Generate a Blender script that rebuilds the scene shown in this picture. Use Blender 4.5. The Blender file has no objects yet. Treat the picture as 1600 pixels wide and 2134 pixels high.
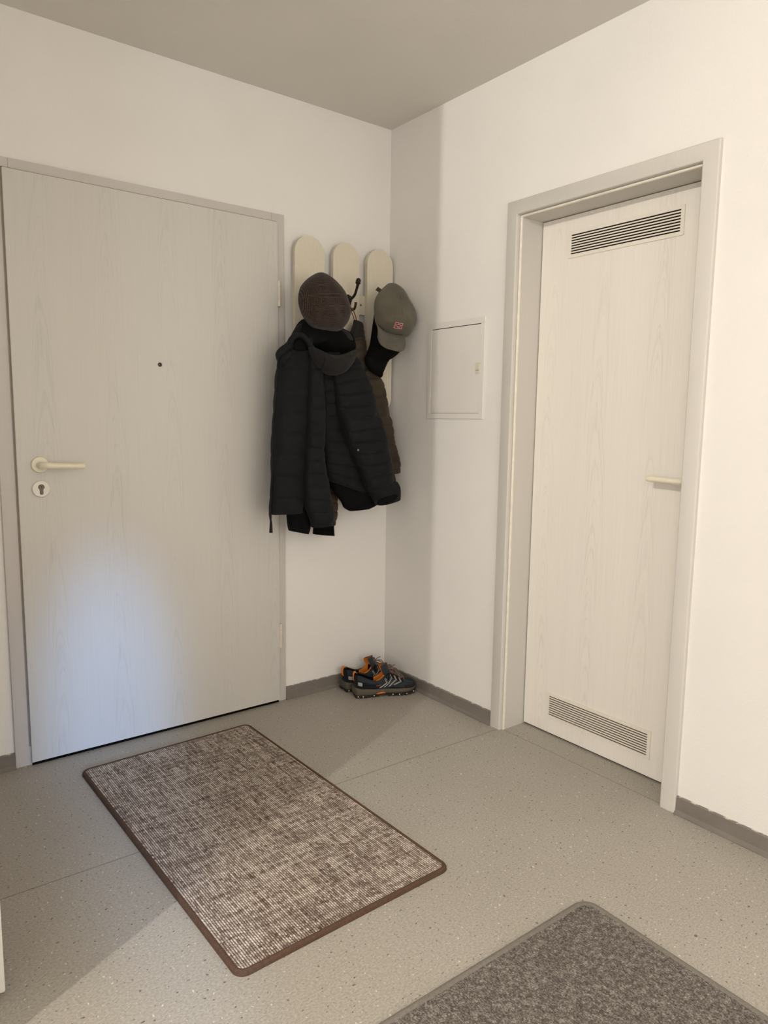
import bpy, bmesh, math, random
from mathutils import Vector, Matrix, noise

random.seed(4)
PI = math.pi
scene = bpy.context.scene
COL = scene.collection

# ------------------------------------------------------------------ camera
F = 1492.3456
CP = Vector((-2.0475, -2.6504, 1.2219))
YAW, PITCH, ROLL = 0.65482, -0.12822, 0.013609
fwd = Vector((math.sin(YAW) * math.cos(PITCH), math.cos(YAW) * math.cos(PITCH), math.sin(PITCH)))
r0 = Vector((math.cos(YAW), -math.sin(YAW), 0))
u0 = r0.cross(fwd)
RT = r0 * math.cos(ROLL) + u0 * math.sin(ROLL)
UP = -r0 * math.sin(ROLL) + u0 * math.cos(ROLL)
cam = bpy.data.cameras.new('camera')
cam.sensor_fit = 'VERTICAL'
cam.sensor_height = 36.0
cam.sensor_width = 27.0
cam.lens = F / 2134 * 36.0
cam.clip_start = 0.02
co = bpy.data.objects.new('camera', cam)
COL.objects.link(co)
M = Matrix((RT, UP, -fwd)).transposed().to_4x4()
M.translation = CP
co.matrix_world = M
scene.camera = co


def at(px, py, Y):
    """point on the plane y = Y seen at pixel px, py of the 1600 x 2134 photograph"""
    d = fwd + RT * ((px - 800) / F) - UP * ((py - 1067) / F)
    t = (Y - CP.y) / d.y
    return CP + d * t


# ------------------------------------------------------------------ node helpers
def lin(c):
    return tuple(((v / 255.0) / 12.92 if v / 255.0 <= 0.04045 else ((v / 255.0 + 0.055) / 1.055) ** 2.4) for v in c)


class NT:
    def __init__(self, name):
        self.m = bpy.data.materials.new(name)
        self.m.use_nodes = True
        self.t = self.m.node_tree
        self.b = self.t.nodes['Principled BSDF']

    def n(self, typ, **kw):
        nd = self.t.nodes.new(typ)
        for k, v in kw.items():
            setattr(nd, k, v)
        return nd

    def put(self, sock, v):
        if isinstance(v, bpy.types.NodeSocket):
            self.t.links.new(v, sock)
        else:
            if sock.type == 'RGBA' and len(v) == 3:
                v = (*v, 1)
            sock.default_value = v

    def math(self, op, a, b=0.0, c=None):
        nd = self.n('ShaderNodeMath', operation=op)
        self.put(nd.inputs[0], a)
        self.put(nd.inputs[1], b)
        if c is not None:
            self.put(nd.inputs[2], c)
        return nd.outputs[0]

    def coords(self):
        tc = self.n('ShaderNodeTexCoord')
        sp = self.n('ShaderNodeSeparateXYZ')
        self.t.links.new(tc.outputs['Object'], sp.inputs[0])
        return tc.outputs['Object'], sp.outputs[0], sp.outputs[1], sp.outputs[2]

    def vec(self, x, y, z):
        c = self.n('ShaderNodeCombineXYZ')
        for i, v in enumerate((x, y, z)):
            self.put(c.inputs[i], v)
        return c.outputs[0]

    def noise(self, vec, scale=1.0, detail=2.0, rough=0.5):
        nd = self.n('ShaderNodeTexNoise')
        self.put(nd.inputs['Vector'], vec)
        nd.inputs['Scale'].default_value = scale
        nd.inputs['Detail'].default_value = detail
        nd.inputs['Roughness'].default_value = rough
        return nd.outputs[0]

    def ramp(self, fac, stops, interp='LINEAR'):
        nd = self.n('ShaderNodeValToRGB')
        nd.color_ramp.interpolation = interp
        el = nd.color_ramp.elements
        while len(el) < len(stops):
            el.new(0.5)
        for e, (p, c) in zip(el, stops):
            e.position = p
            e.color = (*c, 1)
        self.put(nd.inputs[0], fac)
        return nd.outputs[0]

    def mix(self, fac, a, b, mode='MIX'):
        nd = self.n('ShaderNodeMix', data_type='RGBA', blend_type=mode)
        self.put(nd.inputs[0], fac)
        self.put(nd.inputs[6], a)
        self.put(nd.inputs[7], b)
        return nd.outputs[2]

    def remap(self, v, a, b, c, d):
        nd = self.n('ShaderNodeMapRange')
        self.put(nd.inputs[0], v)
        for i, x in enumerate((a, b, c, d)):
            nd.inputs[i + 1].default_value = x
        return nd.outputs[0]

    def bump(self, h, strength, dist):
        nd = self.n('ShaderNodeBump')
        nd.inputs['Strength'].default_value = strength
        nd.inputs['Distance'].default_value = dist
        self.put(nd.inputs['Height'], h)
        self.t.links.new(nd.outputs[0], self.b.inputs['Normal'])

    def fin(self, col=None, rough=0.5, metal=0.0, spec=0.5, sheen=0.0):
        if col is not None:
            self.put(self.b.inputs['Base Color'], col)
        self.put(self.b.inputs['Roughness'], rough)
        self.b.inputs['Metallic'].default_value = metal
        self.b.inputs['Specular IOR Level'].default_value = spec
        if sheen:
            self.b.inputs['Sheen Weight'].default_value = sheen
            self.b.inputs['Sheen Roughness'].default_value = 0.6
        return self.m


def plain(name, rgb, rough=0.5, metal=0.0, spec=0.5, var=0.06, scale=40, sheen=0.0, bump=0.0):
    t = NT(name)
    o, x, y, z = t.coords()
    c = lin(rgb)
    nz = t.noise(o, scale, 3)
    lo = tuple(v * (1 - var) for v in c)
    hi = tuple(min(1, v * (1 + var)) for v in c)
    col = t.ramp(nz, [(0.3, lo), (0.7, hi)])
    if bump:
        t.bump(nz, bump, 0.001)
    return t.fin(col, rough, metal, spec, sheen)


def mat_wall(name, rgb, bscale=130, bstr=0.4, bdist=0.003):
    t = NT(name)
    o, x, y, z = t.coords()
    n1 = t.noise(o, bscale, 3, 0.55)
    n2 = t.noise(o, 2.2, 2)
    c = lin(rgb)
    col = t.ramp(n2, [(0.3, tuple(v * 0.975 for v in c)), (0.7, tuple(min(1, v * 1.02) for v in c))])
    t.bump(n1, bstr, bdist)
    return t.fin(col, 0.85, 0, 0.2)


def mat_floor():
    t = NT('speckled_vinyl')
    o, x, y, z = t.coords()
    base = lin((169, 163, 152))
    v1 = t.vec(t.math('MULTIPLY', x, 150), t.math('MULTIPLY', y, 230), 0)
    n1 = t.noise(v1, 1.0, 3, 0.6)
    col = t.ramp(n1, [(0.28, tuple(v * 0.74 for v in base)), (0.5, base), (0.72, tuple(v * 1.26 for v in base))])
    # dark chips
    v2 = t.vec(t.math('MULTIPLY', x, 95), t.math('MULTIPLY', y, 120), 3.0)
    n2 = t.noise(v2, 1.0, 1, 0.4)
    dk = t.remap(n2, 0.70, 0.74, 0, 0.85)
    col = t.mix(dk, col, lin((84, 74, 64)))
    # light chips
    v3 = t.vec(t.math('MULTIPLY', x, 120), t.math('MULTIPLY', y, 90), 9.0)
    n3 = t.noise(v3, 1.0, 1, 0.4)
    lt = t.remap(n3, 0.71, 0.75, 0, 0.8)
    col = t.mix(lt, col, lin((226, 218, 204)))
    # broad wear
    n4 = t.noise(o, 3.0, 3)
    col = t.mix(t.remap(n4, 0.35, 0.75, 0.0, 0.16), col, lin((130, 120, 106)))
    # welded sheet seams: one across the hall, one along the right wall line
    s1 = t.math('ABSOLUTE', t.math('ADD', t.math('ADD', y, 0.766), t.math('MULTIPLY', x, 0.0167)))
    l1 = t.remap(s1, 0.0008, 0.0026, 0.62, 0.0)
    s2 = t.math('ABSOLUTE', t.math('ADD', x, -0.002))
    l2 = t.remap(s2, 0.0008, 0.0024, 0.55, 0.0)
    sm = t.math('MAXIMUM', l1, l2)
    col = t.mix(sm, col, lin((88, 78, 66)))
    t.bump(n1, 0.12, 0.001)
    rg = t.remap(n1, 0.3, 0.7, 0.42, 0.58)
    return t.fin(col, rg, 0, 0.35)


def mat_door(name, rgb, amp=0.10, axis='XY', kx=0.215, off=0.0):
    """white ash laminate with nested cathedral grain running up z"""
    t = NT(name)
    o, x, y, z = t.coords()
    h = t.math('ADD', t.math('ADD', x, y), off)
    wob = t.noise(t.vec(t.math('MULTIPLY', h, 2.0), 0.0, t.math('MULTIPLY', z, 1.3)), 1.0, 2)
    hu = t.math('ADD', t.math('DIVIDE', h, kx), t.math('MULTIPLY', wob, 0.35))
    cell = t.math('FLOOR', hu)
    c = t.math('SUBTRACT', t.math('FRACT', hu), 0.5)
    d = t.math('MULTIPLY', c, kx)
    lev = t.math('ADD', z, t.math('MULTIPLY', t.math('MULTIPLY', d, d), 230.0))
    lev = t.math('ADD', lev, t.math('MULTIPLY', t.noise(t.vec(t.math('MULTIPLY', h, 14), 0, t.math('MULTIPLY', z, 3.0)), 1.0, 2), 0.10))
    g = t.noise(t.vec(t.math('MULTIPLY', lev, 13), t.math('MULTIPLY', cell, 5.37), 0.3), 1.0, 2, 0.5)
    line = t.remap(t.math('ABSOLUTE', t.math('SUBTRACT', g, 0.5)), 0.0, 0.07, 1.0, 0.0)
    zone = t.remap(t.math('ABSOLUTE', d), 0.030, 0.055, 1.0, 0.0)
    line = t.math('MULTIPLY', line, zone)
    fib = t.noise(t.vec(t.math('MULTIPLY', h, 330), t.math('MULTIPLY', cell, 1.7), t.math('MULTIPLY', z, 4)), 1.0, 2)
    broad = t.noise(t.vec(t.math('MULTIPLY', h, 9), 0.0, t.math('MULTIPLY', z, 0.8)), 1.0, 2)
    g = t.math('ADD', t.math('SUBTRACT', 0.56, t.math('MULTIPLY', line, 0.22)), t.math('MULTIPLY', t.math('SUBTRACT', broad, 0.5), 0.25))
    cc = lin(rgb)
    k = t.math('ADD', t.math('MULTIPLY', g, 0.6), t.math('MULTIPLY', fib, 0.4))
    col = t.ramp(k, [(0.30, tuple(v * (1 - amp) for v in cc)), (0.47, cc), (0.70, tuple(min(1, v * (1 + amp * 0.45)) for v in cc))])
    t.bump(k, 0.10, 0.001)
    return t.fin(col, 0.5, 0, 0.32)


def mat_rug():
    t = NT('brown_woven_pile')
    o, x, y, z = t.coords()
    rib = t.math('DIVIDE', x, 0.0062)
    cell = t.math('FLOOR', rib)
    fr = t.math('FRACT', rib)
    loop = t.math('ADD', t.math('DIVIDE', y, 0.0100), t.math('MULTIPLY', cell, 0.37))
    lcell = t.math('FLOOR', loop)
    # loops: random per tuft, short streaks along the rib, faint bars across the ribs
    a = t.noise(t.vec(t.math('MULTIPLY', cell, 3.71), t.math('MULTIPLY', lcell, 1.93), 0), 1.0, 0)
    b = t.noise(t.vec(t.math('MULTIPLY', cell, 5.3), t.math('MULTIPLY', y, 9), 4.0), 1.0, 2)
    c = t.noise(t.vec(t.math('MULTIPLY', x, 7), t.math('MULTIPLY', y, 70), 8.0), 1.0, 2)
    d = t.noise(t.vec(t.math('MULTIPLY', x, 5), t.math('MULTIPLY', y, 4), 2.0), 1.0, 2)
    tuft = t.noise(t.vec(t.math('MULTIPLY', x, 330), t.math('MULTIPLY', y, 330), 0), 1.0, 2, 0.7)
    s = t.math('ADD', t.math('MULTIPLY', a, 0.26), t.math('MULTIPLY', b, 0.32))
    s = t.math('ADD', s, t.math('MULTIPLY', c, 0.26))
    s = t.math('ADD', s, t.math('MULTIPLY', d, 0.10))
    s = t.math('ADD', s, t.math('MULTIPLY', tuft, 0.55))
    col = t.ramp(s, [(0.58, lin((90, 72, 63))), (0.70, lin((154, 137, 125))), (0.83, lin((232, 220, 207)))])
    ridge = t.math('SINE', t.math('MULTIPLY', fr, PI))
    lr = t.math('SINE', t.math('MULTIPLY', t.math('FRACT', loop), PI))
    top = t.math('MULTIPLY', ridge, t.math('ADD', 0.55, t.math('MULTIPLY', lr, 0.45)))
    col = t.mix(t.remap(top, 0.10, 0.78, 0.85, 0.0), col, lin((60, 46, 40)))  # valleys between ribs and loops darkened in the colour, painted shade
    hgt = t.math('ADD', t.math('MULTIPLY', ridge, 0.7), t.math('ADD', t.math('MULTIPLY', lr, 0.25), t.math('MULTIPLY', tuft, 0.4)))
    t.bump(hgt, 0.8, 0.003)
    return t.fin(col, 0.95, 0, 0.08)


def mat_graymat():
    t = NT('grey_needle_felt')
    o, x, y, z = t.coords()
    n1 = t.noise(o, 260, 3, 0.7)
    n2 = t.noise(o, 90, 2, 0.6)
    n3 = t.noise(t.vec(t.math('MULTIPLY', x, 500), t.math('MULTIPLY', y, 90), 0), 1.0, 1)
    s = t.math('ADD', t.math('MULTIPLY', n1, 0.55), t.math('ADD', t.math('MULTIPLY', n2, 0.3), t.math('MULTIPLY', n3, 0.25)))
    col = t.ramp(s, [(0.40, lin((62, 57, 53))), (0.55, lin((107, 101, 95))), (0.70, lin((170, 162, 153)))])
    t.bump(n1, 0.9, 0.003)
    return t.fin(col, 0.95, 0, 0.08)


def mat_check():
    t = NT('brown_check_wool')
    o, x, y, z = t.coords()
    u = t.math('ADD', t.math('MULTIPLY', x, 1.0), t.math('MULTIPLY', z, 0.10))
    v = t.math('SUBTRACT', t.math('MULTIPLY', z, 1.0), t.math('MULTIPLY', x, 0.12))
    su = t.math('SINE', t.math('MULTIPLY', u, 2 * PI / 0.005))
    sv = t.math('SINE', t.math('MULTIPLY', v, 2 * PI / 0.005))
    bu = t.remap(t.math('SINE', t.math('MULTIPLY', u, 2 * PI / 0.044)), -0.2, 0.3, 0, 1)
    bv = t.remap(t.math('SINE', t.math('MULTIPLY', v, 2 * PI / 0.044)), -0.2, 0.3, 0, 1)
    p = t.math('ADD', t.math('MULTIPLY', su, bu), t.math('MULTIPLY', sv, bv))
    nz = t.noise(o, 350, 2)
    p = t.math('ADD', t.math('MULTIPLY', p, 0.22), nz)
    col = t.ramp(p, [(0.2, lin((27, 21, 17))), (0.5, lin((48, 38, 32))), (0.85, lin((86, 70, 59)))])
    t.bump(nz, 0.5, 0.001)
    return t.fin(col, 0.95, 0, 0.1, 0.15)


def mat_cloth(name, rgb, rough=0.8, spec=0.25, sheen=0.1, scale=60, b=0.25):
    t = NT(name)
    o, x, y, z = t.coords()
    c = lin(rgb)
    n1 = t.noise(o, 14, 3)
    n2 = t.noise(o, 700, 2)
    col = t.ramp(n1, [(0.3, tuple(v * 0.8 for v in c)), (0.7, tuple(v * 1.2 for v in c))])
    hh = t.math('ADD', t.math('MULTIPLY', t.noise(o, scale, 3), 1.0), t.math('MULTIPLY', n2, 0.15))
    t.bump(hh, b, 0.004)
    return t.fin(col, rough, 0, spec, sheen)


def mat_skirting():
    t = NT('grey_vinyl_skirting')
    o, x, y, z = t.coords()
    c = lin((126, 119, 111))
    n = t.noise(o, 30, 3)
    col = t.ramp(n, [(0.3, tuple(v * .93 for v in c)), (0.7, tuple(v * 1.05 for v in c))])
    # ragged white wall paint along the top edge
    rag = t.noise(t.vec(t.math('MULTIPLY', t.math('ADD', x, y), 38), 0, t.math('MULTIPLY', z, 90)), 1.0, 3, 0.7)
    top = t.remap(z, 0.049, 0.0555, 0.0, 0.40)
    f = t.remap(t.math('ADD', rag, top), 0.90, 0.94, 0, 0.85)
    col = t.mix(f, col, lin((222, 212, 198)))
    return t.fin(col, 0.5, 0, 0.35)


MT = {}
MT['wall'] = mat_wall('white_wallpaper', (243, 239, 233))
MT['ceil'] = mat_wall('white_ceiling', (228, 223, 215), 110, 0.35, 0.002)
MT['floor'] = mat_floor()
MT['door1'] = mat_door('entry_door_laminate', (219, 215, 207), 0.11, off=0.05)
MT['door2'] = mat_door('bathroom_door_laminate', (241, 235, 225), 0.12, off=0.33)
MT['frame1'] = mat_door('entry_frame_laminate', (212, 206, 200), 0.05, kx=0.4)
MT['frame2'] = mat_door('bathroom_frame_laminate', (211, 206, 198), 0.06, kx=0.4)
MT['bead'] = plain('cream_seal', (238, 231, 216), 0.5)
MT['seal'] = plain('grey_rubber_seal', (158, 148, 136), 0.7)
MT['cream'] = plain('cream_plastic', (241, 233, 208), 0.3, var=0.02)
MT['creamw'] = plain('cream_white_plastic', (240, 233, 220), 0.35, var=0.02)
MT['creamhi'] = plain('ivory_enamel', (226, 216, 196), 0.3, var=0.02)
MT['nickel'] = plain('dull_nickel', (112, 102, 92), 0.45, 0.5)
MT['dark'] = plain('dark_gap', (18, 14, 12), 0.9, spec=0.05)
MT['darkgrille'] = plain('dark_grille_backing', (40, 31, 24), 0.9, spec=0.05)
MT['darkgrille2'] = plain('brown_grille_backing', (84, 68, 56), 0.9, spec=0.05)
MT['glass'] = plain('black_lens', (22, 20, 19), 0.08, spec=0.8)
MT['skirt'] = mat_skirting()
MT['board'] = mat_door('pale_spruce_board', (226, 217, 196), 0.07, kx=0.07)
MT['iron'] = plain('dark_bronze', (50, 42, 34), 0.42, 0.6, var=0.25, scale=120, bump=0.3)
MT['fuse'] = plain('light_grey_sheet_metal', (238, 233, 226), 0.45, var=0.015, scale=6)
MT['latch'] = plain('ivory_latch', (218, 211, 190), 0.4)
MT['rug'] = mat_rug()
MT['rugedge'] = plain('brown_binding', (88, 68, 55), 0.85, var=0.15, scale=160, bump=0.4, spec=0.15)
MT['gmat'] = mat_graymat()
MT['gedge'] = plain('grey_binding', (122, 116, 108), 0.85, var=0.12, scale=200, bump=0.4, spec=0.15)
MT['black'] = mat_cloth('black_quilted_nylon', (18, 18, 20), 0.7, 0.18, 0.03, 45, 0.3)
MT['hood'] = mat_cloth('charcoal_hood_fabric', (34, 31, 30), 0.8, 0.15, 0.06, 60, 0.2)
MT['lining'] = mat_cloth('black_lining', (10, 10, 10), 0.8, 0.12, 0.0, 60, 0.2)
MT['knit'] = mat_cloth('black_rib_knit', (10, 10, 10), 0.95, 0.1, 0.0, 200, 0.4)
MT['zip'] = plain('black_zip_tape', (8, 8, 8), 0.85)
MT['brown'] = mat_cloth('olive_brown_quilt', (60, 49, 36), 0.55, 0.28, 0.05, 50, 0.35)
MT['brownd'] = mat_cloth('dark_olive_collar', (34, 29, 22), 0.7, 0.2, 0.1, 60, 0.3)
MT['loop'] = plain('rust_brown_cord', (122, 80, 58), 0.7)
MT['check'] = mat_check()
MT['brimd'] = plain('dark_cap_lining', (30, 25, 23), 0.9)
MT['capg'] = mat_cloth('khaki_grey_cotton', (97, 92, 79), 0.9, 0.1, 0.15, 30, 0.2)
MT['capseam'] = plain('dark_khaki_seam', (58, 52, 42), 0.9)
MT['leather'] = plain('dark_brown_leather', (46, 34, 24), 0.5)
MT['red'] = plain('red_embroidery', (176, 30, 46), 0.8)
MT['white'] = plain('white_thread', (214, 204, 194), 0.8)
MT['navy'] = mat_cloth('navy_mesh_fabric', (22, 25, 31), 0.8, 0.2, 0.05, 300, 0.2)
MT['bluegrey'] = mat_cloth('blue_grey_suede', (46, 53, 58), 0.85, 0.15, 0.1, 200, 0.2)
MT['olive'] = plain('olive_grey_midsole', (86, 78, 64), 0.7, var=0.1)
MT['rubber'] = plain('black_rubber', (30, 26, 24), 0.8)
MT['orange'] = plain('orange_fabric', (222, 128, 38), 0.75, var=0.12, scale=200)
MT['refl'] = plain('pale_grey_patch', (160, 162, 160), 0.5)
MT['lace'] = plain('grey_orange_lace', (118, 96, 86), 0.8, var=0.5, scale=260)
MT['cab'] = plain('white_lacquer', (232, 226, 220), 0.35, var=0.01)


# ------------------------------------------------------------------ mesh helpers
def tag(o, label=None, cat=None, group=None, kind=None):
    if label: o['label'] = label
    if cat: o['category'] = cat
    if group: o['group'] = group
    if kind: o['kind'] = kind
    return o


def thing(name, loc, label, cat, group=None, kind=None, rotz=0.0):
    o = bpy.data.objects.new(name, None)
    o.empty_display_size = 0.05
    COL.objects.link(o)
    o.location = loc
    o.rotation_euler = (0, 0, rotz)
    return tag(o, label, cat, group, kind)


def wpos(p):
    v = Vector((0, 0, 0))
    while p is not None:
        v += p.location
        p = p.parent
    return v


def obj(name, bm, mat, parent=None, world=True, smooth=True, angle=40, label=None, subsurf=0):
    """link a bmesh as ONE object; world coordinates are turned local to the parent"""
    bmesh.ops.remove_doubles(bm, verts=bm.verts, dist=1e-6)
    bmesh.ops.recalc_face_normals(bm, faces=bm.faces)
    me = bpy.data.meshes.new(name)
    bm.to_mesh(me)
    bm.free()
    mats = mat if isinstance(mat, (list, tuple)) else [mat]
    for m in mats:
        me.materials.append(m)
    if smooth:
        for p in me.polygons:
            p.use_smooth = True
        me.set_sharp_from_angle(angle=math.radians(angle))
    o = bpy.data.objects.new(name, me)
    COL.objects.link(o)
    if parent is not None:
        if world:
            me.transform(Matrix.Translation(-wpos(parent)))
        o.parent = parent
    if label:
        o['label'] = label
    if subsurf:
        md = o.modifiers.new('smooth', 'SUBSURF')
        md.levels = subsurf
        md.render_levels = subsurf
    return o


def box(bm, x0, x1, y0, y1, z0, z1, bev=0.0, seg=2, mi=0):
    vs = [bm.verts.new((x, y, z)) for x in (x0, x1) for y in (y0, y1) for z in (z0, z1)]
    idx = [(0, 1, 3, 2), (4, 6, 7, 5), (0, 4, 5, 1), (2, 3, 7, 6), (0, 2, 6, 4), (1, 5, 7, 3)]
    fs = [bm.faces.new([vs[i] for i in f]) for f in idx]
    for f in fs:
        f.material_index = mi
    if bev:
        es = set(e for f in fs for e in f.edges)
        bmesh.ops.bevel(bm, geom=list(es), offset=bev, segments=seg, affect='EDGES', profile=0.5, material=mi)


def prism(bm, pts, axis, a, b, bev=0.0, seg=2, mi=0):
    """extrude a 2-D polygon along an axis; pts are the two remaining coordinates in order"""
    def mk(p, q):
        if axis == 0: return (q, p[0], p[1])
        if axis == 1: return (p[0], q, p[1])
        return (p[0], p[1], q)
    A = [bm.verts.new(mk(p, a)) for p in pts]
    B = [bm.verts.new(mk(p, b)) for p in pts]
    n = len(pts)
    fa = bm.faces.new(A)
    fb = bm.faces.new(B[::-1])
    fs = [fa, fb]
    for i in range(n):
        fs.append(bm.faces.new((A[i], B[i], B[(i + 1) % n], A[(i + 1) % n])))
    for f in fs:
        f.material_index = mi
    if bev:
        es = list(set(list(fa.edges) + list(fb.edges)))
        bmesh.ops.bevel(bm, geom=es, offset=bev, segments=seg, affect='EDGES', profile=0.5, material=mi)


def catmull(pts, n):
    """resample a list of equal-length tuples with n steps per span"""
    out = []
    P = [pts[0]] + list(pts) + [pts[-1]]
    for i in range(1, len(P) - 2):
        p0, p1, p2, p3 = P[i - 1], P[i], P[i + 1], P[i + 2]
        for k in range(n):
            t = k / n
            out.append(tuple(0.5 * ((2 * b) + (-a + c) * t + (2 * a - 5 * b + 4 * c - d) * t * t + (-a + 3 * b - 3 * c + d) * t ** 3)
                             for a, b, c, d in zip(p0, p1, p2, p3)))
    out.append(tuple(pts[-1]))
    return out


def tube(bm, pts, rad, segs=10, steps=6, caps=True, mi=0):
    """round tube through points; rad is one radius or one per point"""
    if not isinstance(rad, (list, tuple)):
        rad = [rad] * len(pts)
    C = catmull([(*p, r) for p, r in zip(pts, rad)], steps) if steps > 1 else [(*p, r) for p, r in zip(pts, rad)]
    P = [Vector(c[:3]) for c in C]
    R = [max(1e-4, c[3]) for c in C]
    t0 = (P[1] - P[0]).normalized()
    nrm = t0.orthogonal().normalized()
    rings = []
    for i, p in enumerate(P):
        t = (P[min(i + 1, len(P) - 1)] - P[max(i - 1, 0)]).normalized()
        nrm = (nrm - t * nrm.dot(t)).normalized()
        bn = t.cross(nrm)
        rings.append([bm.verts.new(p + (nrm * math.cos(2 * PI * k / segs) + bn * math.sin(2 * PI * k / segs)) * R[i]) for k in range(segs)])
    for a, b in zip(rings, rings[1:]):
        for k in range(segs):
            f = bm.faces.new((a[k], a[(k + 1) % segs], b[(k + 1) % segs], b[k]))
            f.material_index = mi
    if caps:
        bm.faces.new(rings[0][::-1]).material_index = mi
        bm.faces.new(rings[-1]).material_index = mi


def lathe(bm, prof, centre, axis, segs=32, mi=0):
    """revolve (radius, height) pairs around an axis direction"""
    ax = Vector(axis).normalized()
    u = ax.orthogonal().normalized()
    v = ax.cross(u)
    c = Vector(centre)
    rings = []
    for r, h in prof:
        if r < 1e-6:
            rings.append([bm.verts.new(c + ax * h)])
        else:
            rings.append([bm.verts.new(c + ax * h + (u * math.cos(2 * PI * k / segs) + v * math.sin(2 * PI * k / segs)) * r) for k in range(segs)])
    for a, b in zip(rings, rings[1:]):
        for k in range(segs):
            k2 = (k + 1) % segs
            if len(a) == 1 and len(b) > 1:
                f = bm.faces.new((a[0], b[k2], b[k]))
            elif len(b) == 1 and len(a) > 1:
                f = bm.faces.new((a[k], a[k2], b[0]))
            elif len(a) > 1:
                f = bm.faces.new((a[k], a[k2], b[k2], b[k]))
            else:
                continue
            f.material_index = mi


def blob(bm, outline, yb, yf, rings=10, flat=0.0, centre=None, px=True, wob=0.0, seed=0.0, smooth_steps=4, mi=0, sag=0.0):
    """pillow on a closed outline (photo pixels at depth yb): domed towards the viewer up to yf, closed flat at the back"""
    if smooth_steps > 1:
        m = len(outline)
        O = []
        for i in range(m):
            p0, p1, p2, p3 = outline[i - 1], outline[i], outline[(i + 1) % m], outline[(i + 2) % m]
            for k in range(smooth_steps):
                t = k / smooth_steps
                O.append(tuple(0.5 * ((2 * b) + (-a + c) * t + (2 * a - 5 * b + 4 * c - d) * t * t + (-a + 3 * b - 3 * c + d) * t ** 3)
                               for a, b, c, d in zip(p0, p1, p2, p3)))
    else:
        O = outline
    W = [at(p[0], p[1], yb) if px else Vector((p[0], yb, p[1])) for p in O]
    c = at(centre[0], centre[1], yb) if (centre and px) else sum(W, Vector()) / len(W)
    prev = [bm.verts.new(w) for w in W]
    bm.faces.new(prev).material_index = mi
    for i in range(1, rings + 1):
        th = i / rings * PI / 2
        s = math.cos(th)
        d = math.sin(th) ** (1 - 0.5 * flat)
        if i == rings:
            tip = c.copy()
            tip.y = yf
            tv = bm.verts.new(tip)
            for k in range(len(prev)):
                bm.faces.new((prev[k], prev[(k + 1) % len(prev)], tv)).material_index = mi
            break
        ring = []
        for w in W:
            p = c + (w - c) * s
            p.y = yb + (yf - yb) * d
            if wob:
                q = p * 16 + Vector((seed, seed, 0))
                p.y -= noise.noise(q) * wob * math.sin(th)
            p.z -= sag * d
            ring.append(bm.verts.new(p))
        for k in range(len(prev)):
            bm.faces.new((prev[k], prev[(k + 1) % len(prev)], ring[(k + 1) % len(ring)], ring[k])).material_index = mi
        prev = ring


def panel(bm, secs, quilt=0.0, depth=0.14, wob=0.006, seed=0.0, nseg=32, steps=30, open_end=False, power=0.75, wscale=14.0, tilt=0.0):
    """padded cloth tube through sections (leftpx, lefty, rightpx, righty, Y, halfdepth); quilted by seams every `quilt` metres"""
    S = catmull(secs, steps)
    rows = []
    acc = 0.0
    pm = None
    for s in S:
        L, Rr = at(s[0], s[1], s[4]), at(s[2], s[3], s[4])
        mid = (L + Rr) / 2
        if pm is not None:
            acc += (mid - pm).length
        pm = mid
        rows.append((mid, (Rr - L) / 2, max(0.003, s[5]), acc))
    rings = []
    for mid, hw, b, d in rows:
        k = 1.0
        if quilt:
            ph = (d / quilt) % 1.0
            e = min(ph, 1 - ph) * quilt          # distance to the seam
            k = 1 - depth * math.exp(-(e / 0.0045) ** 2) + 0.05 * math.sin(PI * ph)
        ring = []
        for j in range(nseg):
            a = 2 * PI * j / nseg
            ca, sa = math.cos(a), math.sin(a)
            ca = math.copysign(abs(ca) ** power, ca)
            sa = math.copysign(abs(sa) ** power, sa)
            p = mid + hw * ca * (0.9 + 0.1 * k if quilt else 1) + Vector((0, -b * sa * k, 0))
            if wob:
                q = Vector((p.x * wscale + seed, p.y * wscale * 0.6, p.z * wscale * 0.45))
                p.y -= (noise.noise(q) * 1.0 + 0.5 * noise.noise(q * 2.7)) * wob
                p += hw.normalized() * noise.noise(q * 1.3 + Vector((7, 3, 1))) * wob * 0.35
            ring.append(bm.verts.new(p))
        rings.append(ring)
    for a, b in zip(rings, rings[1:]):
        for k in range(nseg):
            bm.faces.new((a[k], a[(k + 1) % nseg], b[(k + 1) % nseg], b[k]))
    bm.faces.new(rings[0][::-1])
    if not open_end:
        bm.faces.new(rings[-1])
    else:
        # turn the edge inwards so the opening reads as a hollow cuff
        prev = rings[-1]
        mid = sum((v.co for v in prev), Vector()) / nseg
        up = (rows[-4][0] - rows[-1][0]).normalized()
        for s, h in ((0.86, 0.0), (0.8, 0.012), (0.7, 0.03)):
            ring = [bm.verts.new(mid + (v.co - mid) * s + up * h) for v in rings[-1]]
            for k in range(nseg):
                bm.faces.new((prev[k], prev[(k + 1) % nseg], ring[(k + 1) % nseg], ring[k]))
            prev = ring
        bm.faces.new(prev)


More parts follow.
